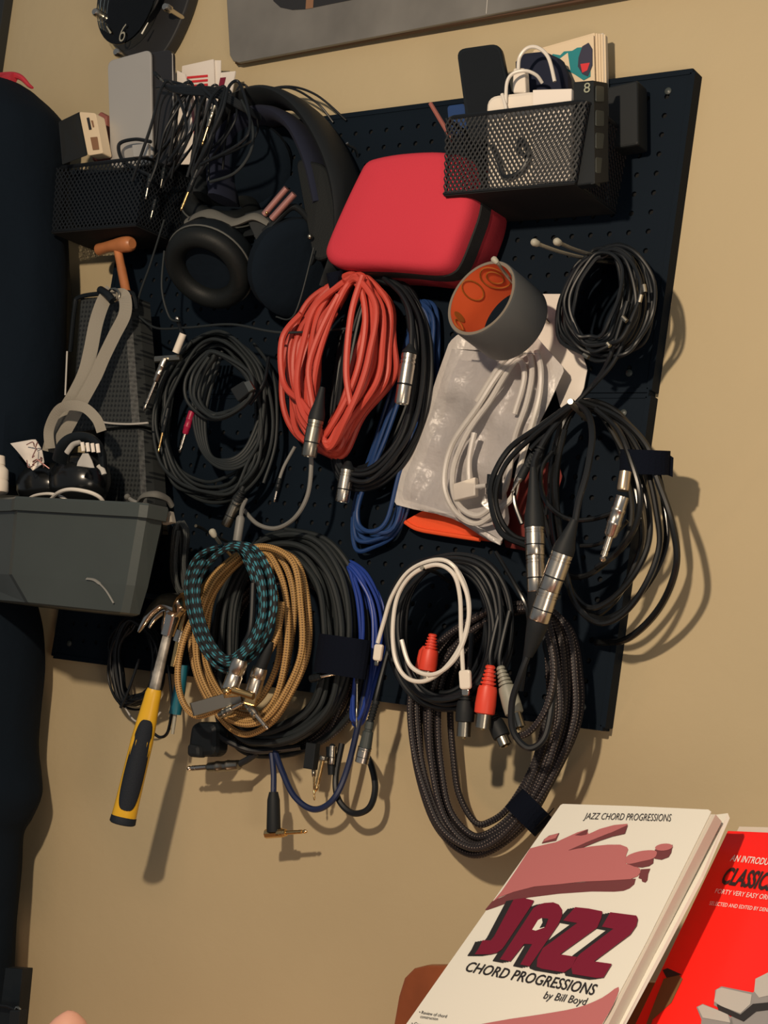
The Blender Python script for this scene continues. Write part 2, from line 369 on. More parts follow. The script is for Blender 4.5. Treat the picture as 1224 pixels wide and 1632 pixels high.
# ------------------------------------------------------------------ two pegboard panels
def pegpanel(x0, x1, z0, z1, sh, label):
    """x given at z0; sh = lean (metres of x per metre of z)"""
    t = thing('pegboard', label, 'pegboard', Vector((x0, 0, z0)), 'steel pegboard panels')
    Y0, Y1 = -.002, -.020; W = x1-x0; Hh = z1-z0
    P = lambda x, z, y: Vector((x+(z-z0)*sh, y, z))
    nx, nz = 34, 15; b = MB(); mx, mz = .018, .016
    cw, ch = (W-2*mx)/nx, (Hh-2*mz)/nz
    for i in range(nx):
        for j in range(nz):
            cx, cz = x0+mx+(i+.5)*cw, z0+mz+(j+.5)*ch; o = len(b.v); r = .0036
            sq = [(-1, -1), (0, -1), (1, -1), (1, 0), (1, 1), (0, 1), (-1, 1), (-1, 0)]
            for q in sq: b.v.append(P(cx+q[0]*cw/2, cz+q[1]*ch/2, Y1))
            for q in sq:
                l = math.hypot(*q); b.v.append(P(cx+q[0]/l*r, cz+q[1]/l*r, Y1))
            for q in sq:
                l = math.hypot(*q); b.v.append(P(cx+q[0]/l*r, cz+q[1]/l*r, Y1+.0025))
            for k in range(8):
                k2 = (k+1) % 8
                b.face([o+k, o+k2, o+8+k2, o+8+k], None, False); b.face([o+8+k, o+8+k2, o+16+k2, o+16+k], None, False)
    # plain margin round the holes
    for (ax, az, bx, bz) in ((x0+.003, z0+.003, x1-.003, z0+mz), (x0+.003, z1-mz, x1-.003, z1-.003), (x0+.003, z0+mz, x0+mx, z1-mz), (x1-mx, z0+mz, x1-.003, z1-mz)):
        o = len(b.v); b.v += [P(ax, az, Y1), P(bx, az, Y1), P(bx, bz, Y1), P(ax, bz, Y1)]; b.face([o, o+1, o+2, o+3], None, False)
    b.build('perforated_face', M['board'], t)
    b = MB(); o = 0
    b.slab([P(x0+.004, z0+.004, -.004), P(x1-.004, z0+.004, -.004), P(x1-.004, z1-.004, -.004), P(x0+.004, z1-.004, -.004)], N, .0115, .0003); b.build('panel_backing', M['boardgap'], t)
    for (ax, az, bx, bz) in ((x0, z0, x0, z1), (x1, z0, x1, z1), (x0, z0, x1, z0), (x0, z1, x1, z1)):
        b = MB(); b.tube([P(ax, az, -.011), P(bx, bz, -.011)], .0029 if ax == bx else .0029, 4); 
        b = MB(); u = Vector((.0035, 0, 0)) if ax == bx else Vector((0, 0, .0035))
        b.slab([P(ax, az, 0)-u, P(bx, bz, 0)-u, P(bx, bz, 0)+u, P(ax, az, 0)+u], N, .0215, .0018); b.build('flange', M['board'], t)
    for cx, cz in ((x1-.03, z1-.022), (x1-.03, z0+.022), (x0+.03, z1-.022), (x0+.03, z0+.022)):
        b = MB(); q = P(cx, cz, Y1); b.lathe(q, q+N*.003, [(0, .0045), (.5, .0045), (1, .002)], 12); b.build('screw_head', M['tub'], t)
    return t
SH = .040
pegpanel(-1.715, -.781, 1.868, 2.271, SH, 'upper of the two black steel pegboard panels, behind the headphones and red case')
pegpanel(-1.728, -.7975, 1.456, 1.862, SH, 'lower of the two black steel pegboard panels, behind the braided cables')

# ------------------------------------------------------------------ clock on the wall
ck = thing('wall_clock', 'dark wall clock with a clear glass dial above the silver laptop', 'clock', at(215, 0, .01))
outl = [Vector(p) for p in spline([at(x, y, .004) for x, y in [(205, -190), (275, -165), (322, -90), (318, -10), (292, 62), (262, 105), (238, 108), (205, 88), (180, 60), (166, -10), (165, -130)]], 5, True)]
b = MB(); b.slab(outl, N, .02, .003); b.build('clock_body', M['dark'], ck)
gc = at(204, -8, .05); disc = [gc+X*math.cos(a)*.064+Z*math.sin(a)*.083 for a in [2*PI*i/40 for i in range(40)]]
b = MB(); b.slab(disc, N, .004, .001); b.build('glass_dial', M['glass'], ck)
b = MB(); c2 = at(232, -22, .044); b.slab([c2+X*math.cos(a)*.04+Z*math.sin(a)*.058 for a in [2*PI*i/30 for i in range(30)]], N, .003, .001); b.build('dial_centre', M['dark'], ck)
for x, y in ((150, 18), (262, 10), (184, 82)):
    q = at(x, y, .062); b = MB(); b.lathe(q, q-N*.042, [(0, .005), (.08, .007), (.3, .007), (.32, .0045), (1, .0045)], 14); b.build('standoff_post', M['chrome'], ck)
PW = Plane(at(200, 40, .056), X, Z)
text(ck, PW, '6', [(190, 38), (204, 36), (202, 66), (188, 67)], 'glassd', 'numeral', .001, -.012, .3)
for p, q in (((236, 36), (226, 54)), ((170, 42), (176, 52))):
    MB().tube([PW.hit(*p, .001), PW.hit(*q, .001)], [.0008, .0018], 6).build('hour_mark', M['glassd'], ck)

# ------------------------------------------------------------------ foil covered poster board
PP = Plane(at(362, 100, .022), at(900, -2, .03)-at(362, 100, .022), at(358, -200, .022)-at(362, 100, .022))
pb = thing('poster_board', 'grey plastic-wrapped poster board hanging above the pegboard', 'poster', PP.hit(640, 50))
pl4 = [PP.hit(*p) for p in ((366, 88), (371, 97), (380, 99.5), (640, 50), (900, 0), (1150, -50), (1150, -300), (358, -300), (361, 0))]
MB().slab(pl4, -PP.n, .006, .0012).build('foil_sheet', M['poster'], pb)
MB().slab([p-PP.n*.0062 for p in [PP.hit(*q) for q in ((370, 98.5), (900, 3), (1150, -45), (1150, -300), (362, -300))]], -PP.n, .008, .001).build('board_core', M['posteredge'], pb)
flatpoly(pb, PP, [(430, -14), (436, 2), (447, 12), (466, 16), (486, 15), (520, 8), (560, 0), (640, -16), (640, -200), (425, -200)], 'dark', 'picture')
flatpoly(pb, PP, [(487, 14.5), (499, 12.5), (503, -60), (492, -60)], 'brown', 'picture_strip', .0008)
b = MB(); b.tube([PP.hit(775, 22, .0006), PP.hit(779, -30, .0006)], .0008, 5); b.build('sheet_seam', M['greyl'], pb)

# ------------------------------------------------------------------ wire mesh baskets
def lattice(tl, tr, br, bl, nu, nv, r, b=None):
    """diamond mesh on a quad"""
    b = b or MB()
    Q = lambda u, v: (tl*(1-u)+tr*u)*(1-v)+(bl*(1-u)+br*u)*v
    for sg in (1, -1):
        for i in range(-nv, nu+nv+1):
            # line u = i/nu + sg * v * nv/nu ... clip to 0..1
            u0, k = i/nu, sg*nv/nu
            v0, v1 = 0.0, 1.0
            for lim in (0, 1):
                pass
            ts = sorted(((0-u0)/k, (1-u0)/k)); v0, v1 = max(0, ts[0]), min(1, ts[1])
            if v1-v0 < 1e-4: continue
            b.tube([Q(u0+k*v0, v0), Q(u0+k*v1, v1)], r, 3, False, smooth=False)
    return b
def basket(label, FL, FR, depth, h, taper, nf, ns, nv, back=True):
    t = thing('mesh_basket', label, 'basket', FL, 'black mesh baskets on the pegboard')
    yb = -.022; BL_, BR_ = Vector((FL.x, yb, FL.z)), Vector((FR.x, yb, FR.z)); D = Vector((0, 0, -h))
    tin = lambda p, c: p+D+(c-p)*taper
    c = (FL+FR+BL_+BR_)/4; fl, fr, bl, br = [tin(p, Vector((c.x, c.y, p.z))) for p in (FL, FR, BL_, BR_)]
    R = .012; rim = []
    for p, q, s in ((BL_, FL, FR), (FL, FR, BR_)):
        d1 = (p-q).normalized()*R; d2 = (s-q).normalized()*R
        rim += [q+d1, q+d1*.3+d2*.3, q+d2]
    rimp = [BL_]+rim+[BR_]
    MB().tube(rimp, .0028, 6).build('rim', M['wire'], t)
    MB().tube([fl, fr, br, bl], .0017, 6, closed=True).build('base_wire', M['wire'], t)
    lattice(FL, FR, fr, fl, nf, nv, .00115).build('front_mesh', M['wire'], t)
    lattice(FR, BR_, br, fr, ns, nv, .0010).build('side_mesh', M['wire'], t)
    lattice(BL_, FL, fl, bl, ns, nv, .0010).build('side_mesh', M['wire'], t)
    lattice(fl, fr, br, bl, nf, ns, .0008).build('bottom_mesh', M['wire'], t)
    MB().slab([p+Vector((0, 0, -.0016)) for p in (fl, fr, br, bl)], Vector((0, 0, -1)), .0012, .0003).build('bottom_shade_sheet', M['boardgap'], t)  # dark sheet added to darken the basket bottom, standing in for shade
    return t
fl, fr = at(711, 186, .145), at(935, 164, .145); fl.z = fr.z = (fl.z+fr.z)/2
basket('black mesh basket at top right holding a charger and white card box', fl, fr, .12, .098, .07, 30, 15, 10)
BZ, BY = fl.z, -.145
fl2, fr2 = at(92, 257, .13), at(232, 262, .13); fl2.z = fr2.z = (fl2.z+fr2.z)/2
basket('black mesh basket at top left holding the silver laptop and envelopes', fl2, fr2, .11, .10, .06, 22, 13, 10)

# contents of the right basket
def plate(name, label, cat, quad, d, t, mt, r=.1, bev=.002, group=None, parent=None):
    q = [at(*p, d) if len(p) == 2 else at(*p) for p in quad]; nn = (q[1]-q[0]).cross(q[3]-q[0]).normalized()
    if nn.dot(CAM-q[0]) < 0: nn = -nn
    o_ = rrect(*q, r=r); b = MB(); b.slab([p-nn*t for p in o_], nn, t, bev, smooth=False)
    if parent is not None: return b.build(name, M[mt], parent)
    o = b.build(name, M[mt]); o['label'] = label; o['category'] = cat
    if group: o['group'] = group
    return o
pa = thing('power_adapter', 'white rounded power adapter standing in the right mesh basket', 'charger', at(820, 230, .13))
plate('adapter_body', '', '', [(774, 152), (862, 142), (868, 300), (776, 306)], .134, .028, 'whitep', .22, .006, parent=pa)
cord(pa, [(806, 165, .137), (808, 132, .137), (818, 117, .135), (838, 113, .13), (855, 120, .12), (864, 132, .11)], .0022, 'white', 'output_cord')
cord(pa, [(826, 112, .12), (828, 92, .12), (840, 77, .12), (857, 76, .118), (874, 92, .115), (884, 130, .11)], .0024, 'white', 'white_loop')
plate('white_plug', '', '', [(818, 108), (836, 108), (838, 148), (816, 148)], .118, .012, 'whitep', .2, .002, parent=pa)
cord(pa, [(783, 232, .139), (796, 262, .14), (806, 282, .14), (830, 272, .14), (843, 245, .14), (832, 222, .14), (826, 236, .14), (838, 250, .14)], .003, 'thin', 'coiled_lead')
cord(pa, [(800, 150, .139), (806, 172, .139), (806, 190, .139)], .0022, 'white', 'short_lead')
plate('card_box', 'flat white card box beside the charger in the right basket', 'box', [(849, 143), (911, 141), (908, 288), (848, 290)], .139, .012, 'paper', .02, .001)
ph = thing('smartphone', 'black phone standing upright at the left of the right basket', 'phone', at(765, 120, .1))
plate('phone_body', '', '', [(727, 78, .10), (796, 68, .10), (826, 215, .11), (748, 230, .11)], .1, .009, 'pl', .22, .002, parent=ph)
plate('phone_screen', '', '', [(732, 82, .1005), (792, 73, .1005), (820, 210, .1105), (753, 224, .1105)], .1, .0008, 'gloss', .2, .0003, parent=ph)
b = MB(); q = [at(x, y, .05) for x, y in [(838, 210), (835, 110), (850, 96), (880, 92), (905, 104), (916, 130), (922, 210)]]
b.slab(q, N, .03, .01); o = b.build('cloth_pouch', M['cloth2']); o['label'] = 'dark navy cloth pouch behind the white charger lead'; o['category'] = 'pouch'
pk = thing('paperback_book', 'worn cream paperback with teal cover art behind the right basket', 'book', at(910, 120, .05))
bk4 = [(846, 84), (946, 56), (950, 200), (846, 210)]
plate('page_block', '', '', [(853, 84, .034), (962, 52, .034), (966, 200, .034), (853, 210, .034)], .034, .012, 'bookp', .02, .0005, parent=pk)
for k in range(5):
    plate('loose_page', '', '', [(850+k*4, 80, .04-k*.0016), (948+k*4.2, 52+k*.5, .04-k*.0016), (951+k*4.2, 200, .04-k*.0016), (850+k*4, 210, .04-k*.0016)], .04, .0008, 'cream', .02, .0002, parent=pk)
plate('front_cover', '', '', [(846, 84, .044), (946, 55, .044), (950, 200, .044), (846, 210, .044)], .044, .001, 'cream', .02, .0003, parent=pk)
PB = Plane(at(900, 100, .0445), X, Z)
flatpoly(pk, PB, [(873, 97), (881, 86), (893, 88), (899, 82), (912, 81), (920, 76), (941, 74), (941, 122), (930, 128), (915, 118), (903, 112), (885, 102)], 'tealink', 'cover_art')
flatpoly(pk, PB, [(884, 100), (905, 84), (909, 112)], 'cream', 'cover_art', .0008)
flatpoly(pk, PB, [(922, 92), (928, 74), (938, 68), (944, 78), (944, 104), (937, 122), (928, 118), (921, 106)], 'nightink', 'cover_art', .001)
flatpoly(pk, PB, [(925, 102), (940, 100), (936, 112), (928, 116)], 'redink', 'cover_art', .0013)
# battery strip
bs = thing('battery_rack', 'black battery strip with grey windows at the basket corner', 'battery pack', at(940, 200, .14))
plate('strip_body', '', '', [(914, 130), (946, 127), (948, 292), (916, 296)], .135, .016, 'pl', .08, .002, parent=bs)
plate('strip_side', '', '', [(946, 128, .135), (969, 132, .10), (970, 290, .10), (948, 293, .135)], .13, .006, 'plm', .05, .001, parent=bs)
for y in (136, 175, 211, 250):
    plate('window', '', '', [(950, y, .1325), (963, y+2, .1105), (963, y+26, .1105), (950, y+26, .1325)], .13, .0012, 'tub', .15, .0005, parent=bs)
PL_ = Plane(at(930, 150, .1355), X, Z)
text(bs, PL_, '8', [(931, 132), (941, 131), (940, 147), (930, 148)], 'greenk', 'lettering', .001)
plate('tool_case', 'small black ribbed case against the pegboard beside the battery strip', 'case', [(968, 138), (1016, 127), (1017, 230), (970, 238)], .06, .03, 'plm', .08, .003)
q = MB(); q.tube([at(686, 165, .12), at(722, 225, .12)], [.0028, .0033], 8); o = q.build('stylus_pen', M['pink']); o['label'] = 'slim dusty pink pen poking out left of the right basket'; o['category'] = 'pen'
o = plate('blue_tin', 'small blue packet edge between phone and pen in the basket', 'packet', [(712, 168), (740, 164), (744, 215), (716, 218)], .09, .01, 'blue', .2, .002)

# contents of the left basket
plate('cloth_bundle', 'dark cloth bundle filling the bottom of the left basket', 'cloth', [(104, 268), (226, 268), (222, 352), (112, 360)], .09, .05, 'cloth', .15, .01)
lp = thing('closed_laptop', 'closed silver laptop standing on end in the left basket', 'laptop', at(210, 160, .09))
plate('lid', '', '', [(171, 97), (240, 78), (243, 262), (176, 268)], .098, .005, 'silver', .14, .0022, parent=lp)
plate('base', '', '', [(182, 94, .092), (273, 78, .0915), (276, 262, .0915), (186, 268, .092)], .092, .010, 'silverd', .08, .0018, parent=lp)
MB().tube([at(274, 86, .089), at(277, 235, .089)], .0016, 6).build('bright_edge', M['silver'], lp)
tb = thing('slim_box', 'small tan box with a printed end standing at left of laptop', 'box', at(140, 215, .11))
plate('box_front', '', '', [(94, 194, .16), (127, 178, .12), (140, 247, .12), (100, 262, .16)], .12, .0015, 'plm', .05, .0005, parent=tb)
plate('box_end', '', '', [(126, 178, .122), (152, 180, .122), (164, 244, .122), (140, 248, .122)], .12, .02, 'cream', .12, .001, parent=tb)
PT = Plane(at(127, 178, .1225), X, Z)
flatpoly(tb, PT, [(138, 188), (142, 187), (146, 206), (142, 207)], 'ink', 'printed_mark', .0008)
flatpoly(tb, PT, [(145, 192), (148, 192), (150, 202), (148, 203)], 'brown', 'printed_mark', .0008)
flatpoly(tb, PT, [(144, 219), (155, 218), (158, 238), (148, 239)], 'brown', 'barcode', .0008)
b = MB(); b.slab([at(x, y, .05) for x, y in [(160, 262), (161, 210), (166, 192), (173, 184), (184, 190), (186, 262)]], N, .02, .006)
o = b.build('pink_case', M['pink']); o['label'] = 'dusky pink case tucked behind the tan box and laptop'; o['category'] = 'case'
for k, (qd, d) in enumerate((([(290, 105), (340, 94), (346, 262), (284, 262)], .05), ([(282, 112), (295, 118), (322, 262), (280, 262)], .075), ([(346, 116), (375, 113), (350, 262), (330, 262)], .045))):
    e = thing('paper_envelope', ['broad white envelope with red printed lines behind the cable bundle', 'narrow white envelope edge left of the red printed one', 'white envelope tilted right with a dark red patch'][k], 'envelope', at(*qd[0], d), 'paper envelopes in the left basket')
    plate('paper', '', '', qd, d, .0025, 'paper', .02, .0006, parent=e)
    PE = Plane(at(*qd[0], d+.0004), X, Z)
    if k == 0:
        for y in (122, 129, 136, 143, 150): flatpoly(e, PE, [(298, y), (331, y-3), (331, y+.5), (298, y+3.5)], 'redink', 'printed_line', .0008)
        plate('second_sheet', '', '', [(340, 96, .046), (352, 96, .046), (350, 262, .046), (336, 262, .046)], .046, .001, 'paper', .02, .0003, parent=e)
    if k == 2: flatpoly(e, PE, [(351, 124), (360, 123), (353, 152), (346, 150)], 'maroon', 'printed_patch', .0008)
    if k == 1: flatpoly(e, PE, [(304, 170), (308, 170), (316, 235), (311, 236)], 'rosei', 'printed_patch', .0008)

# bundle of audio leads draped over the left basket
def lead(label, pts, r, plug=None, mt='thin', gold=False, group=None, seg=8, name='audio_lead'):
    t = thing(name, label, 'cable', at(*pts[0]), group); cord(t, pts, r, mt, 'cord', seg)
    if plug: jack(t, plug[0], plug[1], plug[2] if len(plug) > 2 else .003, 'gold' if gold else 'chrome', plug[3] if len(plug) > 3 else 'pl')
    return t
lead('thin black lead ending in a plug left of the upright envelope', [(262, 128, .12), (300, 140, .13), (285, 170, .14), (262, 210, .145), (250, 260, .15), (238, 292, .15)], .0022, ((240, 278, .15), (232, 318, .15), .0034), group=None)
lead('black lead with a long gold four-ring plug over headphones', [(400, 175, .1), (365, 150, .13), (325, 140, .15), (345, 165, .155), (342, 210, .155), (325, 260, .155), (312, 282, .155)], .0024, ((315, 270, .155), (288, 336, .155), .0036), gold=True)
lead('black lead with slim brass plug hanging beside long gold plug', [(250, 140, .11), (300, 138, .14), (338, 160, .15), (340, 180, .15)], .0024, ((343, 168, .155), (322, 232, .155), .0036, 'chromed'), gold=True)
bd = thing('tangled_leads', 'tangle of thin black leads draped over the left basket', 'cable bundle', at(300, 140, .12))
rnd = random.Random(5)
for k in range(12):
    x = 258+k*11+rnd.uniform(-8, 8); d = .13+rnd.uniform(-.03, .03)
    pts = [(x-rnd.uniform(10, 60), 262+rnd.uniform(-20, 30), d), (x-rnd.uniform(5, 25), 190+rnd.uniform(-15, 15), d+.01), (x, 143+rnd.uniform(-8, 8), d), (x+18, 138+rnd.uniform(-5, 10), d-.01), (x+rnd.uniform(-10, 40), 190+rnd.uniform(-10, 30), d+.01), (x+rnd.uniform(-50, 15), 280+rnd.uniform(-30, 30), d)]
    if pts[-1][0] > 330: pts[-1] = (320, 262, d)
    cord(bd, pts, rnd.choice((.0018, .0023, .0028)), rnd.choice(('thin', 'gloss', 'thin')), 'cord')
for k in range(4):
    cord(bd, [(262+k*3, 138+k*2, .14), (300, 140+k*3, .15), (345, 142+k*4, .145), (385, 165+k*3, .13), (415, 185+k*2, .1)], .0026, 'thin', 'cord')
cord(bd, [(385, 160, .13), (402, 200, .14), (400, 240, .145), (375, 275, .15), (335, 290, .15)], .0022, 'rubber2', 'cord')
cord(bd, [(240, 280, .14), (215, 268, .13), (195, 255, .12), (190, 230, .12), (215, 222, .12), (240, 226, .13)], .0028, 'rubber', 'cord')
plate('usb_plug', '', '', [(210, 231), (236, 228), (236, 248), (212, 250)], .14, .006, 'silver', .1, .001, parent=bd)
for x0, y0, x1, y1 in ((262, 268, 256, 300), (248, 318, 240, 350), (246, 116, 262, 132)):
    jack(bd, (x0, y0, .14), (x1, y1, .14), .003, 'chromed', 'pl')
for y in (0, 6):
    cord(bd, [(383-y, 175+y, .07), (415, 148+y*.4, .06), (460, 138+y*.3, .05), (505, 152+y*2, .04), (552-y*3.5, 192+y*.5, .024)], .0017, 'thin', 'cord')

# ------------------------------------------------------------------ headphones
def cup(parent, c, axis, r, depth, name='ear_cup'):
    """axis points out of the ear pad (towards the listener's ear)"""
    b = MB(); b.lathe(c-axis*depth, c, [(0, r*.3), (.1, r*.7), (.3, r*.93), (.55, r), (1, r)], 36); o = b.build(name, M['pl'], parent)
    t = axis.orthogonal().normalized(); s = axis.cross(t)
    b = MB(); b.tube([c+axis*.006+(t*math.cos(a)+s*math.sin(a))*r*.77 for a in [2*PI*i/40 for i in range(40)]], r*.225, 14, closed=True)
    sub(b, 'ear_pad', 'leather', o)
    b = MB(); b.lathe(c-axis*.002, c+axis*.003, [(0, r*.6), (1, r*.6)], 30); sub(b, 'speaker_cloth', 'cloth', o)
    b = MB(); b.tube([c-axis*.001+(t*math.cos(a)+s*math.sin(a))*r*1.0 for a in [2*PI*i/48 for i in range(48)]], r*.022, 6, closed=True); sub(b, 'piping', 'pipe', o)
    return o
def axis_from(c, dx, dy, k):
    """unit vector towards the camera, tipped by k in the image direction dx,dy"""
    return ((CAM-c).normalized()+idir(dx, dy)*k).normalized()
h1 = thing('headphones', 'black over-ear headphones with grey inner band hanging in front', 'headphones', at(340, 415, .12), 'headphones on the pegboard')
c1 = at(334, 424, .12); cup(h1, c1, axis_from(c1, -.2, .25, 1), 74*mpp(c1), .04)
c2 = at(352, 335, .06); cup(h1, c2, axis_from(c2, .1, -1, 1.6), 62*mpp(c2), .035)
b = MB(); b.tube(spline(ats([(300, 352, .11), (330, 340, .12), (370, 355, .125), (405, 345, .12), (430, 355, .11)])), [.010]*33, 10, flat=.45); b.build('band_padding', M['greyband'], h1)
b = MB(); b.tube(spline(ats([(395, 372, .10), (430, 362, .11), (470, 330, .10), (505, 380, .07), (480, 440, .05), (420, 450, .05)])), .010, 10, flat=.5); b.build('headband', M['plm'], h1)
plate('arm_cover', '', '', [(388, 340, .125), (418, 332, .118), (448, 372, .11), (410, 390, .118)], .12, .012, 'plm', .1, .003, parent=h1)
for k in (0, 1):
    b = MB(); b.tube(ats([(421+k*12, 342+k*7, .12), (457+k*12, 300+k*9, .12)]), .0048, 10); b.build('slider_rod', M['rose'], h1)
b = MB(); b.sphere(at(425, 339, .125), .0022); b.build('slider_screw', M['gold'], h1)
PR = Plane(c1+axis_from(c1, -.2, .25, 1)*.02, idir(1, 0), idir(0, 1))
cord(h1, [(262, 400, .12), (258, 460, .12), (270, 505, .11), (285, 512, .11)], .0017, 'rubber2')
cord(h1, [(222, 505, .10), (250, 523, .10), (300, 522, .11), (370, 517, .12), (450, 530, .12), (560, 523, .09)], .0017, 'rubber2')
cord(h1, [(262, 350, .12), (240, 420, .11), (220, 480, .1), (224, 520, .09), (222, 590, .06)], .0016, 'rubber2')
h2 = thing('headphones', 'larger matt black headphones hanging behind, broad padded headband at top', 'headphones', at(450, 250, .06), 'headphones on the pegboard')
b = MB(); b.tube(spline(ats([(338, 320, .08), (334, 262, .08), (358, 200, .085), (400, 166, .088), (448, 157, .088), (494, 184, .085), (532, 240, .08), (556, 310, .075), (560, 390, .07), (540, 460, .06)]), 8), .042, 12, flat=.25, fdir=N); b.build('headband', M['plm'], h2)
b = MB(); b.tube(spline(ats([(356, 320, .07), (354, 262, .07), (380, 208, .072), (430, 184, .075), (474, 204, .072), (505, 262, .07), (522, 330, .065)]), 8), .034, 12, flat=.3, fdir=N); b.build('band_padding', M['cloth2'], h2)
def shell(parent, c, axis, r, depth):
    MB().lathe(c-axis*depth, c+axis*.004, [(0, r*.5), (.15, r*.85), (.4, r), (.8, r), (.92, r*.93), (1, r*.7)], 32).build('ear_cup', M['cloth'], parent)
c3 = at(478, 430, .07); shell(h2, c3, axis_from(c3, .4, .2, .5), 80*mpp(c3), .04)
c4 = at(400, 262, .05); shell(h2, c4, axis_from(c4, -.3, .2, .4), 66*mpp(c4), .02)
plate('yoke_panel', '', '', [(470, 250, .10), (520, 262, .095), (548, 400, .085), (500, 420, .09)], .09, .012, 'leather', .3, .004, parent=h2)
b = MB(); b.sphere(at(494, 377, .10), .004); b.build('pivot_screw', M['chromed'], h2)
cord(h2, [(500, 395, .1), (470, 500, .1), (440, 505, .1)], .0012, 'rubber2')
hookobj([(570, 250, .02), (566, 238, .04), (556, 232, .06), (553, 228, .065)], 'small shiny hook just left of the red case', .002, False, mt='chrome')

# ------------------------------------------------------------------ red zip case
rc = thing('zip_case', 'red rounded hard zip case with black zipper hanging under the right basket', 'case', at(640, 340, .05))
fr_ = [(600, 250), (640, 243), (690, 240), (722, 243), (742, 252), (751, 275), (754, 305), (750, 335), (738, 370), (722, 410), (708, 427), (682, 432), (620, 427), (550, 425), (527, 420), (517, 408), (520, 388), (545, 330), (570, 278), (582, 258)]
o_ = spline([at(x, y, .125) for x, y in fr_], 3, True); cc = sum(o_, Vector())/len(o_)
def off(o, k, q): return [cc+(p-cc)*k+N*q for p in o]
b = MB(); b.rings([off(o_, .5, .0075), off(o_, .86, .0065), off(o_, .93, .004), off(o_, .975, -.001), off(o_, 1, -.008), off(o_, 1.008, -.020)], True, True, True); b.build('front_shell', M['redcase'], rc)
b = MB(); b.rings([off(o_, 1.008, -.019), off(o_, 1.022, -.021), off(o_, 1.022, -.044), off(o_, 1.008, -.046)], True, True, False); b.build('zipper', M['zip'], rc)
b = MB(); b.rings([off(o_, 1.012, -.045), off(o_, 1.01, -.083), off(o_, .95, -.098)], True, True, True); b.build('back_shell', M['redside'], rc)

# ------------------------------------------------------------------ hooks and tape
hookobj([(985, 420, .02), (940, 413, .07), (895, 402, .12), (866, 392, .15), (851, 386, .165)], 'left prong of the twin hook above the small black coil', .0024, group=None)
hookobj([(1000, 408, .02), (955, 408, .07), (920, 399, .12), (898, 390, .15), (887, 385, .165)], 'right prong of the twin hook above the small black coil', .0024, group=None)
tp = thing('duct_tape_roll', 'roll of grey duct tape with orange core hanging on a hook', 'tape', at(767, 474, .14))
tc_ = at(767, 475, .16); e = idir(50, 40); ax = ((tc_-CAM).normalized()*.66+e*.75).normalized(); mp = mpp(tc_); Rr = 68*mp; Ri = 64*mp; L_ = 66*mp/.75
b = MB(); b.lathe(tc_, tc_+ax*L_, [(0, Ri), (0, Rr*.985), (.03, Rr), (.97, Rr), (1, Rr*.985), (1, Ri)], 64)
b.f = b.f[:-2]; b.uv = b.uv[:-2]; b.sm = b.sm[:-2]; b.build('tape_winding', M['tape'], tp)
b = MB(); b.lathe(tc_-ax*.0006, tc_+ax*(L_+.0006), [(0, Ri*.955), (0, Rr*.975), (.001, Rr*.975), (.001, Ri)], 64); b.f = b.f[:-2]; b.uv = b.uv[:-2]; b.sm = b.sm[:-2]; b.build('tape_edge', M['tapeedge'], tp)
b = MB(); b.lathe(tc_-ax*.0004, tc_+ax*L_, [(0, Ri*.96), (1, Ri*.96)], 64); b.f = b.f[:-2]; b.uv = b.uv[:-2]; b.sm = b.sm[:-2]; b.build('card_core', M['core'], tp)
ta = ax.orthogonal().normalized(); tb_ = ax.cross(ta)
def core_pt(a, z, k=.945): return tc_+ax*L_*z+(ta*math.cos(a)+tb_*math.sin(a))*Ri*k
# printed rings and blots on the inside of the core
cands = []
for k in range(36):
    a = 2*PI*k/36; p = core_pt(a, .35); cands.append((a, pix(p)))
def core_mark(px, py, z, ru, rz, ring=True):
    a = min(cands, key=lambda c: (c[1][0]-px)**2+(c[1][1]-py)**2)[0]; b = MB()
    pts = [core_pt(a+ru*math.cos(t), z+rz*math.sin(t), .95) for t in [2*PI*i/20 for i in range(20)]]
    if ring: b.tube(pts, .0011, 5, closed=True)
    else:
        inn = sum(pts, Vector())/20; b.v = pts+[p+(inn-p)*.02 for p in pts]
        b = MB(); b.slab(pts, (tc_+ax*L_*z-inn).normalized(), .0004, .0001)
    b.build('core_print', M['corep'], tp)
core_mark(735, 445, .3, .22, .3); core_mark(800, 470, .4, .35, .35); core_mark(800, 470, .4, .2, .2); core_mark(770, 510, .25, .12, .16, False); core_mark(752, 522, .2, .2, .12)
hookobj([(880, 520, .02), (835, 470, .10), (808, 440, .17), (795, 422, .2), (787, 413, .205)], 'single hook through the duct tape roll', .002)

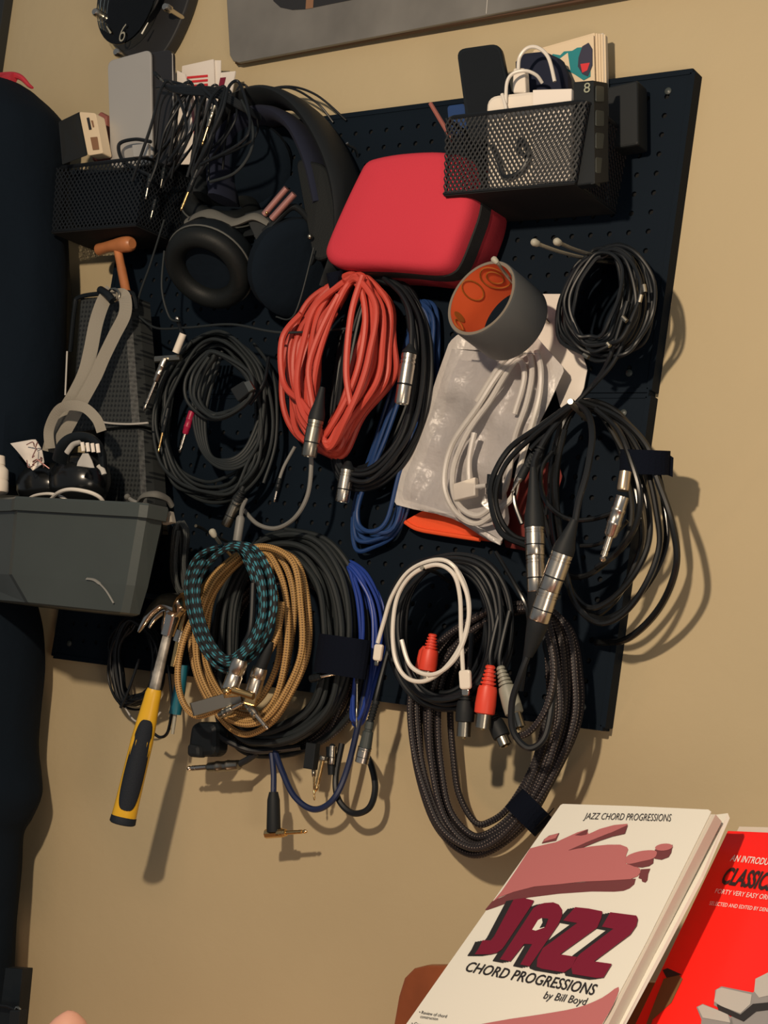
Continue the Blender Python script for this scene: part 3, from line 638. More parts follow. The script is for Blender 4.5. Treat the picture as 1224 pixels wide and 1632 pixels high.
# ------------------------------------------------------------------ plastic bag with cable, orange pouch
def sheet(parent, outline, d, mt, name, amp=.004, seed=0, th=.0012, ng=14):
    """crumpled thin sheet inside a pixel outline at depth d(x,y)"""
    rnd = random.Random(seed); xs = [p[0] for p in outline]; ys = [p[1] for p in outline]
    # scanline strips: for each y the left and right limit
    def lim(y):
        c = []
        for i in range(len(outline)):
            (x0, y0), (x1, y1) = outline[i][:2], outline[(i+1) % len(outline)][:2]
            if (y0 <= y < y1) or (y1 <= y < y0): c.append(x0+(x1-x0)*(y-y0)/(y1-y0))
        return (min(c), max(c)) if len(c) > 1 else None
    ph = [(rnd.uniform(.02, .09), rnd.uniform(.02, .09), rnd.uniform(0, 6.28), rnd.uniform(.3, 1)) for _ in range(7)]
    def hh(x, y): return sum(a*math.sin(fx*x+fy*y*(-1)**i+p) for i, (fx, fy, p, a) in enumerate(ph))/3
    b = MB(); rows = []; y0, y1 = min(ys)+.5, max(ys)-.5; nr = max(8, int((y1-y0)/7))
    for i in range(nr+1):
        y = y0+(y1-y0)*i/nr; l = lim(y)
        if not l: l = lim(y-1) or lim(y+1)
        if not l: continue
        r = []
        for j in range(ng+1):
            x = l[0]+(l[1]-l[0])*j/ng; ed = min(1, min(j, ng-j)/2.5)
            dd = d(x, y) if callable(d) else d
            r.append(at(x, y, dd+amp*hh(x, y)*ed))
        rows.append(r)
    b0 = 0
    for r in rows: b.v.extend(r)
    for r in rows: b.v.extend([p-N*th for p in r])
    n = ng+1; T = len(rows)*n
    for i in range(len(rows)-1):
        for j in range(ng):
            q = [i*n+j, i*n+j+1, (i+1)*n+j+1, (i+1)*n+j]; b.face(q[::-1]); b.face([k+T for k in q])
    for i in range(len(rows)-1):
        for j in (0, ng): b.face([i*n+j, (i+1)*n+j, (i+1)*n+j+T, i*n+j+T])
    for j in range(ng):
        for i in (0, len(rows)-1): b.face([i*n+j, i*n+j+1, i*n+j+1+T, i*n+j+T])
    return b.build(name, M[mt], parent)
M['bag'] = mat('milky_plastic', (.56, .53, .51), .35, bump=.6, bscale=38, bdist=.008, var=.1, vscale=14)
op = thing('orange_pouch', 'bright orange cloth pouch hanging behind the clear bag', 'pouch', at(700, 840, .04))
sheet(op, [(672, 815), (790, 780), (800, 866), (766, 861), (700, 853), (652, 842), (645, 830)], .035, 'orange', 'cloth', .003, 3)
b = MB(); b.tube(spline(ats([(646, 832, .04), (665, 843, .04), (700, 850, .04), (765, 860, .04)])), .003, 8); b.build('hem', M['orange'], op)
dr = thing('red_pouch', 'dull dark red pouch glimpsed behind the joined microphone connectors', 'pouch', at(860, 790, .03))
sheet(dr, [(800, 770), (888, 730), (896, 760), (880, 810), (850, 880), (804, 872)], .03, 'dullred', 'pouch_sheet', .002, 7)
pg = thing('plastic_bag', 'clear plastic bag with a coiled white charger cable hanging under the tape roll', 'bag', at(760, 680, .07))
sheet(pg, [(716, 545), (735, 528), (840, 520), (900, 588), (872, 650), (845, 700), (820, 735), (803, 760), (812, 830), (797, 869), (775, 860), (735, 833), (705, 820), (680, 817), (626, 803), (632, 780), (638, 750), (662, 700), (680, 650), (697, 598)], .058, 'bag', 'milky_back', .009, 4, ng=20)
sheet(pg, [(720, 556), (860, 560), (868, 600), (838, 690), (812, 730), (806, 800), (796, 860), (745, 832), (700, 812), (640, 795), (646, 760), (690, 650)], .088, 'film', 'clear_front', .005, 9, ng=20, th=.0005)
wc = thing('charger_cable', 'thick white charger cable coiled inside the plastic bag', 'cable', at(770, 700, .07))
cord(wc, [(855, 560, .07), (862, 590, .075), (858, 640, .075), (835, 720, .075), (826, 755, .08), (818, 790, .08), (795, 812, .08), (760, 835, .08), (725, 815, .08), (708, 770, .08), (720, 710, .08), (760, 650, .08), (800, 590, .075), (838, 560, .07), (848, 590, .07), (840, 640, .072), (820, 700, .072), (808, 770, .075), (790, 800, .075), (760, 822, .078), (728, 800, .078), (722, 750, .078), (745, 690, .078), (780, 640, .075), (822, 575, .07), (836, 600, .07), (820, 660, .07)], .0038, 'white', seg=8)
cord(wc, [(756, 690, .079), (748, 730, .08), (748, 766, .08)], .0038, 'white')
cord(wc, [(830, 560, .079), (812, 565, .079), (790, 592, .077), (760, 640, .076)], .0036, 'white')
plate('square_plug', '', '', [(721, 771), (757, 760), (757, 790), (722, 798)], .086, .01, 'whitep', .08, .002, parent=wc)
MB().tube(ats([(757, 776, .082), (775, 774, .082)]), .003, 10).build('plug_pin', M['white'], wc)
plate('black_clip', '', '', [(776, 755), (795, 757), (794, 795), (774, 787)], .088, .01, 'pl', .05, .001, parent=wc)
cd_ = thing('white_card', 'white card with a torn lower edge behind the tape roll', 'card', at(900, 540, .03))
sheet(cd_, [(862, 468), (901, 468), (912, 520), (936, 588), (930, 620), (908, 662), (893, 650), (880, 600), (850, 560)], .03, 'paper', 'card_sheet', .0012, 6)

# ------------------------------------------------------------------ cable coils, back to front
# blue cable behind the black microphone coil
coil('cable_coil', 'slate blue cable coil hanging behind the black microphone cable', 'blue', .0030,
     [(672, 478), (692, 500), (694, 580), (680, 680), (662, 770), (640, 850), (600, 872), (566, 872), (563, 800), (600, 700), (640, 580), (660, 500)],
     [(668, 486), (680, 510), (682, 580), (660, 690), (640, 760), (618, 830), (592, 846), (574, 830), (578, 790), (610, 700), (648, 580), (660, 510)], 8, .03, .06, 5, 11)
# black XLR coil
xc = coil('cable_coil', 'black microphone cable coil with nickel plugs behind the red cable', 'rubber', .0032,
     [(605, 440), (650, 460), (683, 520), (690, 600), (678, 680), (640, 750), (590, 785), (540, 770), (520, 700), (530, 600), (550, 500), (585, 445)],
     [(605, 448), (640, 470), (650, 520), (652, 600), (630, 680), (600, 730), (570, 745), (548, 730), (545, 690), (560, 600), (575, 510), (592, 455)], 12, .04, .085, 4, 12)
cord(xc, [(612, 443, .09), (640, 470, .1), (655, 505, .105), (656, 560, .105)], .0034, 'rubber')
xlr(xc, (655, 548, .105), (640, 644, .105), .0098, .16)
xlr(xc, (556, 735, .08), (545, 800, .08), .0098, .2)
xlr(xc, (607, 520, .09), (598, 610, .09), .0095, .25, 'pl')
# red cable
rd = coil('cable_coil', 'bright red microphone cable coil hanging under the red case', 'red', .0044,
     [(574, 436), (622, 478), (636, 548), (632, 600), (592, 660), (556, 730), (528, 738), (470, 704), (448, 640), (446, 560), (484, 490), (536, 450)],
     [(572, 446), (580, 500), (566, 570), (544, 630), (524, 670), (508, 690), (500, 660), (502, 610), (516, 550), (535, 500), (550, 475), (560, 455)], 19, .065, .13, 6, 21, dj=.006)
cord(rd, [(540, 470, .13), (510, 530, .135), (492, 590, .135), (500, 660, .13), (480, 640, .13), (452, 610, .12), (450, 540, .12), (480, 500, .12)], .0044, 'red')
cord(rd, [(578, 440, .13), (560, 500, .138), (552, 590, .135), (560, 650, .13)], .0044, 'red')
xlr(rd, (514, 617, .14), (492, 728, .14), .0105, .47, 'chromed')
strapwrap(rd, (525, 450, .105), (548, 445, .105), .025, .012, tail=(538, 490, .12))
MB().sphere(at(531, 487, .125), .004).build('strap_snap', M['whitep'], rd)
b = MB(); b.tube(spline(ats([(572, 436, .02), (570, 430, .08), (568, 425, .11)])), .002, 8)
# grey strand below the red coil
gw = thing('headphone_lead', 'thin grey lead looping below the red cable plug', 'cable', at(450, 800, .09))
cord(gw, [(494, 715, .12), (496, 745, .12), (490, 790, .115), (470, 825, .11), (440, 842, .10), (410, 835, .09), (388, 812, .08)], .0030, 'grey')
cord(gw, [(470, 712, .11), (452, 745, .11), (442, 775, .11)], .0022, 'grey'); jack(gw, (446, 762, .11), (437, 800, .11), .0035, 'chrome', 'pl')

# large black coil and smaller one at left centre
bc = coil('cable_coil', 'large tangled coil of thin black cables left of the red cable', 'rubber2', .0025,
     [(350, 528), (398, 555), (428, 600), (436, 680), (420, 750), (380, 795), (330, 803), (278, 785), (245, 735), (240, 670), (256, 600), (300, 545)],
     [(348, 545), (385, 575), (400, 620), (402, 690), (388, 735), (360, 765), (320, 768), (288, 745), (272, 700), (272, 650), (285, 600), (315, 560)], 17, .03, .09, 6, 31, seg=7)
for k in range(5): cord(bc, [(330+k*6, 560, .07), (308+k*5, 640+k*4, .085), (318+k*4, 710+k*3, .09), (350+k*3, 745-k*3, .09), (390, 740-k*6, .08), (420-k*2, 700-k*8, .07), (425, 620, .06)], .0025, 'rubber2')
xlr(bc, (388, 775, .1), (360, 838, .1), .0075, .35, 'chromed', name='din_plug')
for i in range(5): MB().tube([at(386-i*2.5, 783+i*5, .102), at(385-i*2.5, 785+i*5, .102)], .0058, 12).build('strain_relief', M['plm'], bc)
jack(bc, (268, 650, .1), (252, 722, .1), .0036, 'gold', 'pl')
jack(bc, (306, 655, .09), (286, 722, .09), .0048, 'chrome', 'magenta')
cord(bc, [(398, 645, .1), (420, 610, .09), (428, 570, .07)], .0026, 'rubber')
cord(bc, [(420, 770, .08), (440, 700, .07), (436, 600, .06), (405, 548, .05)], .0024, 'rubber2')
sc = coil('cable_coil', 'small neat black cable loop lying over the large black tangle', 'rubber2', .0026,
     [(345, 560), (395, 590), (405, 625), (385, 655), (350, 672), (315, 668), (290, 640), (294, 600), (320, 568)],
     [(350, 566), (388, 592), (398, 622), (380, 645), (352, 655), (338, 652), (322, 630), (326, 598), (340, 572)], 6, .10, .125, 2, 33)
plate('usb_plug', '', '', [(366, 620), (388, 606), (400, 622), (378, 640)], .13, .008, 'plm', .1, .002, parent=sc)
plate('metal_shell', '', '', [(388, 609), (397, 606), (405, 620), (396, 625)], .131, .005, 'chromed', .05, .001, parent=sc)
# angled chrome jacks on the left
aj = thing('audio_plug', 'pale ribbed angled plug hanging left of the black tangle', 'plug', at(262, 590, .1))
MB().tube(ats([(292, 532, .11), (280, 562, .11)]), .0052, 12).build('white_sleeve', M['whitep'], aj)
MB().tube(ats([(248, 573, .11), (288, 570, .1)]), .0052, 8).build('angle_body', M['chromed'], aj)
jack(aj, (264, 570, .11), (229, 655, .11), .0052, 'chrome', 'chrome', fr=.45)
cord(aj, [(284, 512, .1), (288, 525, .11), (292, 535, .11)], .003, 'rubber')
MB().sphere(at(283, 508, .105), .004).build('sleeve_end', M['chrome'], aj)
# grey fine braid at the tub's right
gb = coil('cable_coil', 'fine grey ribbed cord hanging right of the grey tub', 'greyb', .0030,
     [(290, 832), (300, 850), (296, 900), (304, 945), (290, 950), (272, 925), (270, 880), (276, 840)],
     [(288, 838), (290, 855), (288, 900), (292, 930), (286, 940), (280, 920), (281, 880), (283, 845)], 5, .10, .13, 2, 35)

# thin black bundle behind the hammer
tbun = coil('cable_coil', 'loose bundle of thin black cords hanging behind the hammer', 'thin', .0019,
     [(222, 985), (252, 1010), (262, 1050), (256, 1100), (225, 1125), (192, 1122), (178, 1080), (172, 1030), (196, 992)],
     [(220, 995), (236, 1020), (240, 1060), (230, 1100), (212, 1110), (200, 1105), (194, 1070), (192, 1030), (208, 1000)], 20, .02, .08, 6, 41, seg=6, n=6)
cord(tbun, [(222, 1050, .09), (205, 1100, .09), (192, 1128, .09)], .002, 'thin')
cord(tbun, [(268, 1060, .06), (274, 1120, .06), (268, 1165, .06), (256, 1175, .06), (244, 1168, .06)], .0022, 'gloss')
cord(tbun, [(200, 1128, .05), (214, 1148, .05), (238, 1152, .05), (256, 1135, .05)], .0014, 'greyl')
# charcoal heavy coil
ch = coil('cable_coil', 'heavy charcoal guitar cable coil behind the gold braided cable', 'rubber2', .0042,
     [(455, 845), (520, 858), (566, 915), (584, 990), (582, 1070), (560, 1140), (500, 1190), (430, 1205), (375, 1190), (340, 1110), (350, 960), (400, 870)],
     [(430, 880), (465, 885), (500, 930), (512, 1000), (505, 1070), (488, 1120), (450, 1150), (410, 1160), (380, 1140), (375, 1080), (380, 960), (405, 895)], 13, .03, .075, 2, 51)
strapwrap(ch, (506, 1040, .085), (586, 1052, .085), .05, .018)
jack(ch, (495, 1082, .09), (565, 1066, .09), .0052, 'chrome', 'pl', fr=.25)
jack(ch, (570, 1060, .085), (568, 1160, .085), .003, 'chromed', 'pl', fr=.3)
coil('cable_coil', 'black cable with pale flecks at the foot of the charcoal coil', 'brownb', .0036,
     [(500, 900), (568, 990), (575, 1060), (562, 1130), (530, 1180), (470, 1206), (400, 1200), (350, 1170), (340, 1080), (370, 960), (430, 900)],
     [(500, 930), (545, 990), (552, 1060), (540, 1110), (512, 1155), (465, 1185), (410, 1185), (372, 1160), (360, 1080), (385, 970), (440, 925)], 6, .018, .032, 4, 52)
# bright blue cord
bb = coil('cable_coil', 'bright blue thin cable hanging between charcoal coil and white cable', 'blueb', .0024,
     [(560, 897), (585, 915), (612, 960), (616, 1020), (600, 1090), (580, 1150), (565, 1150), (575, 1080), (590, 1020), (586, 960), (570, 915)],
     [(558, 902), (575, 925), (590, 965), (596, 1020), (585, 1090), (572, 1140), (562, 1140), (566, 1080), (575, 1020), (572, 960), (562, 920)], 7, .02, .05, 3, 53)
# navy loop with right angle jack at the bottom
nl = thing('guitar_cable', 'navy blue cable loop with gold right-angle plug at the bottom', 'cable', at(500, 1280, .05))
cord(nl, [(436, 1190, .05), (450, 1230, .055), (470, 1270, .06), (500, 1290, .06), (530, 1275, .06), (552, 1230, .05), (572, 1150, .045), (590, 1060, .04)], .0042, 'navyc', seg=10)
cord(nl, [(432, 1190, .05), (436, 1230, .055), (436, 1262, .06), (436, 1280, .06)], .0040, 'navyc')
MB().lathe(at(436, 1262, .062), at(436, 1326, .062), [(0, .006), (.2, .0085), (.9, .0095), (1, .009)], 16).build('plug_boot', M['plm'], nl)
MB().tube(ats([(424, 1329, .062), (450, 1327, .06)]), .0062, 8).build('angle_body', M['gold'], nl)
jack(nl, (442, 1328, .062), (490, 1325, .06), .0052, 'gold', 'gold', fr=.3)
bl = thing('guitar_cable', 'black cable loop right of the navy loop at the bottom', 'cable', at(570, 1280, .05))
cord(bl, [(545, 1185, .04), (535, 1240, .045), (540, 1275, .05), (562, 1296, .05), (588, 1288, .05), (598, 1255, .05), (590, 1215, .045), (575, 1190, .04)], .0042, 'rubber', seg=10)
MB().lathe(at(528, 1190, .05), at(528, 1235, .05), [(0, .007), (.5, .007), (.52, .0055), (1, .0045)], 14).build('plug_boot', M['pl'], bl)
xlr(bl, (530, 1185, .055), (528, 1218, .055), .0042, .1, 'chrome', name='metal_collar')
gj = thing('audio_plug', 'brass jack plug pointing down between the navy loop strands', 'plug', at(510, 1230, .06))
jack(gj, (516, 1205, .065), (503, 1262, .065), .0055, 'gold', 'chromed', fr=.12)
MB().box(at(497, 1205, .06), X*.008, Z*.017, Vector((0, .006, 0)), .002).build('plug_body', M['plm'], gj)
jack(gj, (500, 1222, .055), (501, 1276, .055), .0028, 'gold', 'chromed', fr=.3)
pj = thing('audio_plug', 'nickel jack plug pointing left below the black power adapter', 'plug', at(340, 1221, .06))
jack(pj, (382, 1219, .06), (298, 1225, .06), .0072, 'chrome', 'chromed', fr=.6)
cord(pj, [(378, 1219, .06), (392, 1212, .055), (410, 1200, .05)], .0045, 'rubber')
ad = thing('wall_plug', 'black mains adapter hanging at the foot of gold cable', 'adapter', at(320, 1180, .07))
plate('adapter_body', '', '', [(303, 1150), (345, 1150), (344, 1206), (296, 1206)], .08, .03, 'pl', .3, .008, parent=ad)
plate('adapter_foot', '', '', [(297, 1184), (318, 1188), (318, 1208), (296, 1206)], .086, .02, 'plm', .35, .006, parent=ad)
cord(ad, [(340, 1165, .07), (365, 1182, .07), (400, 1196, .06), (440, 1195, .05), (480, 1190, .04)], .0045, 'rubber')

# gold braided cable
gc_ = coil('cable_coil', 'golden tan braided guitar cable coil with angled nickel plugs', 'tan', .0044,
     [(430, 872), (475, 895), (497, 960), (494, 1040), (470, 1110), (440, 1160), (392, 1178), (345, 1150), (305, 1085), (298, 1000), (330, 920), (385, 880)],
     [(425, 880), (442, 915), (452, 970), (450, 1040), (432, 1100), (410, 1128), (380, 1132), (348, 1110), (325, 1060), (325, 1000), (345, 935), (390, 890)], 5, .09, .125, 4, 61)
cord(gc_, [(340, 930, .125), (300, 1000, .13), (284, 1060, .135), (288, 1110, .135), (310, 1140, .135), (345, 1132, .135), (372, 1115, .135)], .0044, 'tan')
cord(gc_, [(450, 960, .13), (442, 1010, .135), (428, 1040, .14)], .0044, 'tan')
MB().lathe(at(432, 1022, .142), at(414, 1068, .142), [(0, .0045), (.3, .0068), (1, .0075)], 14).build('plug_boot', M['plm'], gc_)
MB().lathe(at(415, 1064, .142), at(400, 1112, .142), [(0, .0095), (.1, .0102), (.33, .0102), (.35, .0096), (.38, .0102), (.95, .0102), (1, .008)], 22).build('plug_barrel', M['chrome'], gc_)
jack(gc_, (394, 1122, .142), (427, 1162, .142), .0055, 'chrome', 'chromed', fr=.45)
MB().box(at(400, 1113, .142), (at(402, 1100, .142)-at(396, 1122, .142))*.5, idir(1, .3)*.008, (CAM-at(400, 1113, .142)).normalized()*.008, .003).build('angle_body', M['gold'], gc_)
MB().box(at(345, 1120, .146), idir(1, -.28)*.034, idir(.3, 1)*.009, (CAM-at(345, 1120, .14)).normalized()*.006, .002).build('angle_body', M['chromed'], gc_)
jack(gc_, (350, 1140, .146), (392, 1118, .148), .005, 'chrome', 'chromed', fr=.5)
# teal braid coil
tl = coil('cable_coil', 'teal and black braided cable coil on the hook by the hammer', 'tealb', .0040,
     [(368, 868), (408, 872), (436, 915), (440, 970), (425, 1020), (402, 1050), (365, 1072), (330, 1045), (304, 990), (298, 930), (318, 885)],
     [(366, 872), (388, 880), (408, 920), (414, 970), (404, 1010), (385, 1035), (360, 1046), (338, 1025), (322, 985), (318, 940), (334, 900)], 6, .14, .175, 2, 71)
cord(tl, [(404, 930, .16), (400, 1000, .165), (388, 1030, .165), (380, 1055, .165)], .0040, 'rubber')
MB().lathe(at(384, 1050, .17), at(366, 1100, .17), [(0, .0095), (.12, .0108), (.4, .0108), (.43, .0098), (.5, .0098), (.53, .0108), (.97, .0108), (1, .008)], 22).build('plug_barrel', M['chrome'], tl)
MB().box(at(368, 1104, .17), idir(1, -.1)*.010, idir(.2, 1)*.006, (CAM-at(368, 1104, .17)).normalized()*.008, .003).build('angle_body', M['gold'], tl)
MB().tube(ats([(372, 1100, .178), (404, 1110, .172)]), .0048, 10).build('plug_arm', M['gold'], tl)
MB().sphere(at(362, 1102, .182), .0055).build('gold_screw', M['gold'], tl)
hookobj([(385, 905, .02), (368, 885, .1), (352, 868, .16), (341, 852, .19), (338, 847, .195)], 'hook with round tip through the teal braided coil', .0024)
hookobj([(375, 870, .02), (335, 850, .08), (322, 842, .12), (312, 838, .14)], 'small dark hook above left of the teal coil', .0022, False, mt='chromed')
# dark plug above the teal coil
vp = thing('audio_plug', 'greenish grey cylindrical plug above the teal coil', 'plug', at(380, 830, .1))
MB().lathe(at(384, 822, .11), at(378, 862, .11), [(0, .004), (.1, .006), (1, .006)], 12).build('plug_barrel', M['grey'], vp)
cord(vp, [(384, 824, .11), (386, 810, .1), (392, 796, .09)], .003, 'grey')

# ------------------------------------------------------------------ hammer, screwdriver
hm = thing('claw_hammer', 'claw hammer with yellow and navy grip hanging on hooks', 'hammer', at(262, 1000, .15))
d = .15
hp = lambda t: at(272+(196-272)*t, 990+(1308-990)*t, d)      # axis of the handle
def sweep(b, ts, ws, th, n=18):
    rg = []; axd = (hp(1)-hp(0)).normalized(); v = (CAM-hp(.5)).normalized(); v = (v-axd*v.dot(axd)).normalized(); s = axd.cross(v)
    for t, w_ in zip(ts, ws):
        c = hp(t); r = w_*mpp(c)
        rg.append([c+s*math.cos(a)*r+v*math.sin(a)*r*th for a in [2*PI*i/n for i in range(n)]])
    b.rings(rg, True, True, True); return b
sweep(MB(), [.04, .1, .2, .35, .36], [7, 7.5, 8, 9, 9], .8).build('shaft', M['shaft'], hm)
sweep(MB(), [.34, .36, .40, .5, .6, .75, .88, .95, .985, 1.0], [11, 13, 13.5, 16, 18, 18.5, 19, 19.5, 20, 19], .75).build('handle', M['yellow'], hm)
sweep(MB(), [.975, .98, 1.01, 1.015], [19, 20.5, 21.0, 19], .78).build('butt_cap', M['grip'], hm)
# rubber grip panel: wraps the viewer's side of the handle
axd = (hp(1)-hp(0)).normalized(); vv = (CAM-hp(.5)).normalized(); vv = (vv-axd*vv.dot(axd)).normalized(); ss = axd.cross(vv)
b = MB(); rows = []
for i in range(25):
    u = (1-math.cos(PI*i/24))/2; t = .49+.45*u; k = max(.02, math.sin(PI*i/24))**.55; c = hp(t); r = (16+(19.5-16)*u)*mpp(c)*1.035
    rows.append([c+ss*math.sin(a)*r+vv*math.cos(a)*r*.78 for a in [(-.05+j/10*1.0-.45)*k*2.1 for j in range(11)]])
for r_ in rows: b.v.extend(r_)
for i in range(24):
    for j in range(10): b.face([i*11+j, i*11+j+1, (i+1)*11+j+1, (i+1)*11+j])
o = b.build('grip_panel', M['grip'], hm); o.modifiers.new('thick', 'SOLIDIFY').thickness = .0012
# head: neck, cheek with face to the right, claw curving down to the left
hr = spline(ats([(294, 958, .15), (286, 962, .15), (274, 975, .15)]), 4)
MB().tube(hr, [.012, .0125, .013, .0135, .014, .014, .0145, .0145, .014][:len(hr)], 16).build('striking_face', M['steel'], hm)
b = MB(); cl = spline(ats([(284, 962, .16), (262, 958, .165), (243, 972, .17), (230, 992, .17), (221, 1006, .168)]), 6)
b.tube(cl, [.0155-.0125*i/(len(cl)-1) for i in range(len(cl))], 12, flat=.75); b.build('claw', M['steel'], hm)
b = MB(); cl = spline(ats([(288, 970, .13), (268, 968, .13), (250, 982, .13), (238, 1000, .13)]), 6)
b.tube(cl, [.013-.0105*i/(len(cl)-1) for i in range(len(cl))], 12, flat=.75); b.build('claw', M['steel'], hm)
MB().tube([hp(-.04), hp(.07)], [.013, .0095], 14).build('eye_socket', M['steel'], hm)
sd = thing('soldering_tool', 'thin brass tool with teal grip hanging right of the hammer', 'tool', at(280, 1100, .09))
MB().tube(ats([(296, 975, .09), (286, 1020, .09), (276, 1062, .09)]), [.005, .006, .0045], 12).build('brass_neck', M['gold'], sd)
MB().tube(ats([(289, 1004, .09), (284, 1022, .09)]), .0085, 12).build('collar', M['chrome'], sd)
MB().tube(ats([(292, 1060, .085), (286, 1100, .085), (279, 1138, .085)]), [.007, .0085, .0085], 12).build('grip', M['teal'], sd)
MB().tube(ats([(279, 1138, .085), (275, 1170, .085)]), [.003, .0022], 10).build('tip', M['hookcap'], sd)

# ------------------------------------------------------------------ right side coils
s1 = coil('cable_coil', 'small dense coil of thin black cable on the twin hook', 'thin', .0025,
     [(985, 393), (1022, 405), (1044, 450), (1046, 500), (1028, 545), (1000, 568), (960, 575), (925, 568), (895, 540), (890, 490), (912, 430), (950, 402)],
     [(975, 405), (985, 430), (985, 470), (970, 505), (955, 530), (940, 538), (925, 530), (915, 505), (915, 475), (925, 445), (945, 415), (962, 405)], 32, .03, .11, 5, 81, seg=6)
for p, q in (((1026, 454), (1028, 466)), ((1022, 470), (1019, 482)), ((992, 505), (999, 512)), ((968, 547), (972, 552)), ((930, 565), (938, 570))):
    MB().tube([at(*p, .115), at(*q, .115)], .0028, 8).build('metal_tip', M['chromed'], s1)
cord(s1, [(1000, 480, .105), (975, 560, .1), (955, 600, .09), (920, 640, .09), (870, 690, .1), (845, 716, .11)], .0028, 'thin')
cord(s1, [(1010, 500, .1), (982, 570, .095), (950, 610, .09), (925, 635, .08)], .0028, 'thin')
# charcoal flecked long loop
bz = coil('cable_coil', 'long brown-flecked braided cable loop hanging lowest with black strap', 'brownb', .0042,
     [(860, 960), (912, 1000), (932, 1080), (934, 1150), (905, 1230), (860, 1310), (800, 1370), (745, 1386), (690, 1355), (655, 1290), (636, 1200), (640, 1100), (690, 1020), (780, 970)],
     [(862, 975), (872, 1020), (876, 1090), (870, 1150), (850, 1220), (815, 1285), (782, 1312), (755, 1312), (728, 1270), (718, 1210), (714, 1140), (716, 1080), (750, 1020), (800, 980)], 12, .03, .085, 2, 91, dj=.002)
strapwrap(bz, (820, 1272, .075), (866, 1318, .075), .030, .022, tail=(872, 1300, .09))
cord(bz, [(870, 1000, .12), (880, 1040, .13), (882, 1080, .13), (870, 1130, .13), (845, 1165, .125), (820, 1175, .12)], .004, 'brownb')
# RCA coil
rc2 = coil('cable_coil', 'black audio lead coil with red and grey plugs behind the white cable', 'rubber', .0032,
     [(720, 886), (775, 892), (812, 930), (828, 990), (820, 1050), (790, 1100), (740, 1135), (680, 1132), (636, 1095), (612, 1030), (616, 960), (655, 905)],
     [(715, 900), (745, 915), (762, 950), (768, 1000), (758, 1050), (735, 1090), (705, 1100), (675, 1090), (652, 1050), (645, 1000), (652, 950), (680, 912)], 21, .06, .115, 3, 101, seg=7)
def rca_plug(parent, p0, p1, mt, r=.0088, fr=.78, nm='rca_plug', ridges=5, pin='chromed'):
    a, c = at(*p0), at(*p1); q = a+(c-a)*fr; pr = [(0, r*.35)]
    for i in range(ridges):
        t = .03+i*.08; rr = r*(.52+.07*i); pr += [(t, rr), (t+.04, rr), (t+.045, rr*.78), (t+.078, rr*.8)]
    pr += [(.03+ridges*.08, r*.9), (.5, r), (.8, r*1.08), (.98, r*1.05), (1, r*.9)]
    b = MB(); b.lathe(a, q, pr, 20); o = b.build(nm, M[mt], parent)
    b = MB(); b.lathe(q-(c-q)*.1, c, [(0, r*.8), (1, r*.8), (1, r*.62), (.5, r*.6)], 18); sub(b, 'plug_shell', pin, o)
    b = MB(); b.lathe(q, c+(c-q)*.15, [(0, r*.22), (1, r*.2)], 8); sub(b, 'centre_pin', 'gold', o); return o
o = rca_plug(rc2, (782, 1060, .13), (769, 1160, .13), 'rca', .0115)
o = rca_plug(rc2, (797, 1062, .12), (827, 1160, .12), 'rcaw', .0105); 
o = rca_plug(rc2, (690, 1010, .11), (678, 1086, .11), 'rca', .0105)
MB().lathe(at(679, 1030, .10), at(672, 1070, .10), [(0, .004), (.2, .008), (1, .0095)], 14).build('rca_plug', M['rca'], rc2)
o = rca_plug(rc2, (744, 1092, .12), (739, 1174, .12), 'plm', .0105, .72)
o = rca_plug(rc2, (780, 1130, .11), (806, 1188, .11), 'plm', .0098)
for xx, yy in ((782, 1062), (797, 1064)):
    cord(rc2, [(xx, yy, .12), (xx, yy-25, .12), (xx+15, yy-90, .11)], .0028, 'rubber')
cord(rc2, [(744, 1095, .12), (748, 1060, .12), (752, 1010, .11)], .003, 'rubber')
cord(rc2, [(790, 880, .1), (820, 930, .11), (840, 970, .11), (842, 1010, .1)], .0026, 'gloss')
# lead with barrel plug left of white cable
dl = thing('power_lead', 'black lead with nickel barrel plug hanging below white connector', 'cable', at(600, 1100, .08))
cord(dl, [(640, 1000, .07), (622, 1030, .08), (610, 1070, .085), (600, 1110, .09), (593, 1140, .09)], .0032, 'rubber')
MB().lathe(at(600, 1116, .09), at(590, 1150, .09), [(0, .004)]+[q for i in range(6) for q in ((.1+i*.14, .0048), (.17+i*.14, .0048), (.18+i*.14, .0038), (.23+i*.14, .0038))]+[(1, .0055)], 12).build('strain_relief', M['plm'], dl)
MB().lathe(at(590, 1150, .09), at(581, 1196, .09), [(0, .0055), (.25, .006), (.27, .005), (.33, .005), (.35, .007), (1, .0085)], 16).build('plug_barrel', M['tub'], dl)
xlr(dl, (582, 1190, .09), (576, 1216, .09), .0088, .05, 'chrome', name='plug_collar')
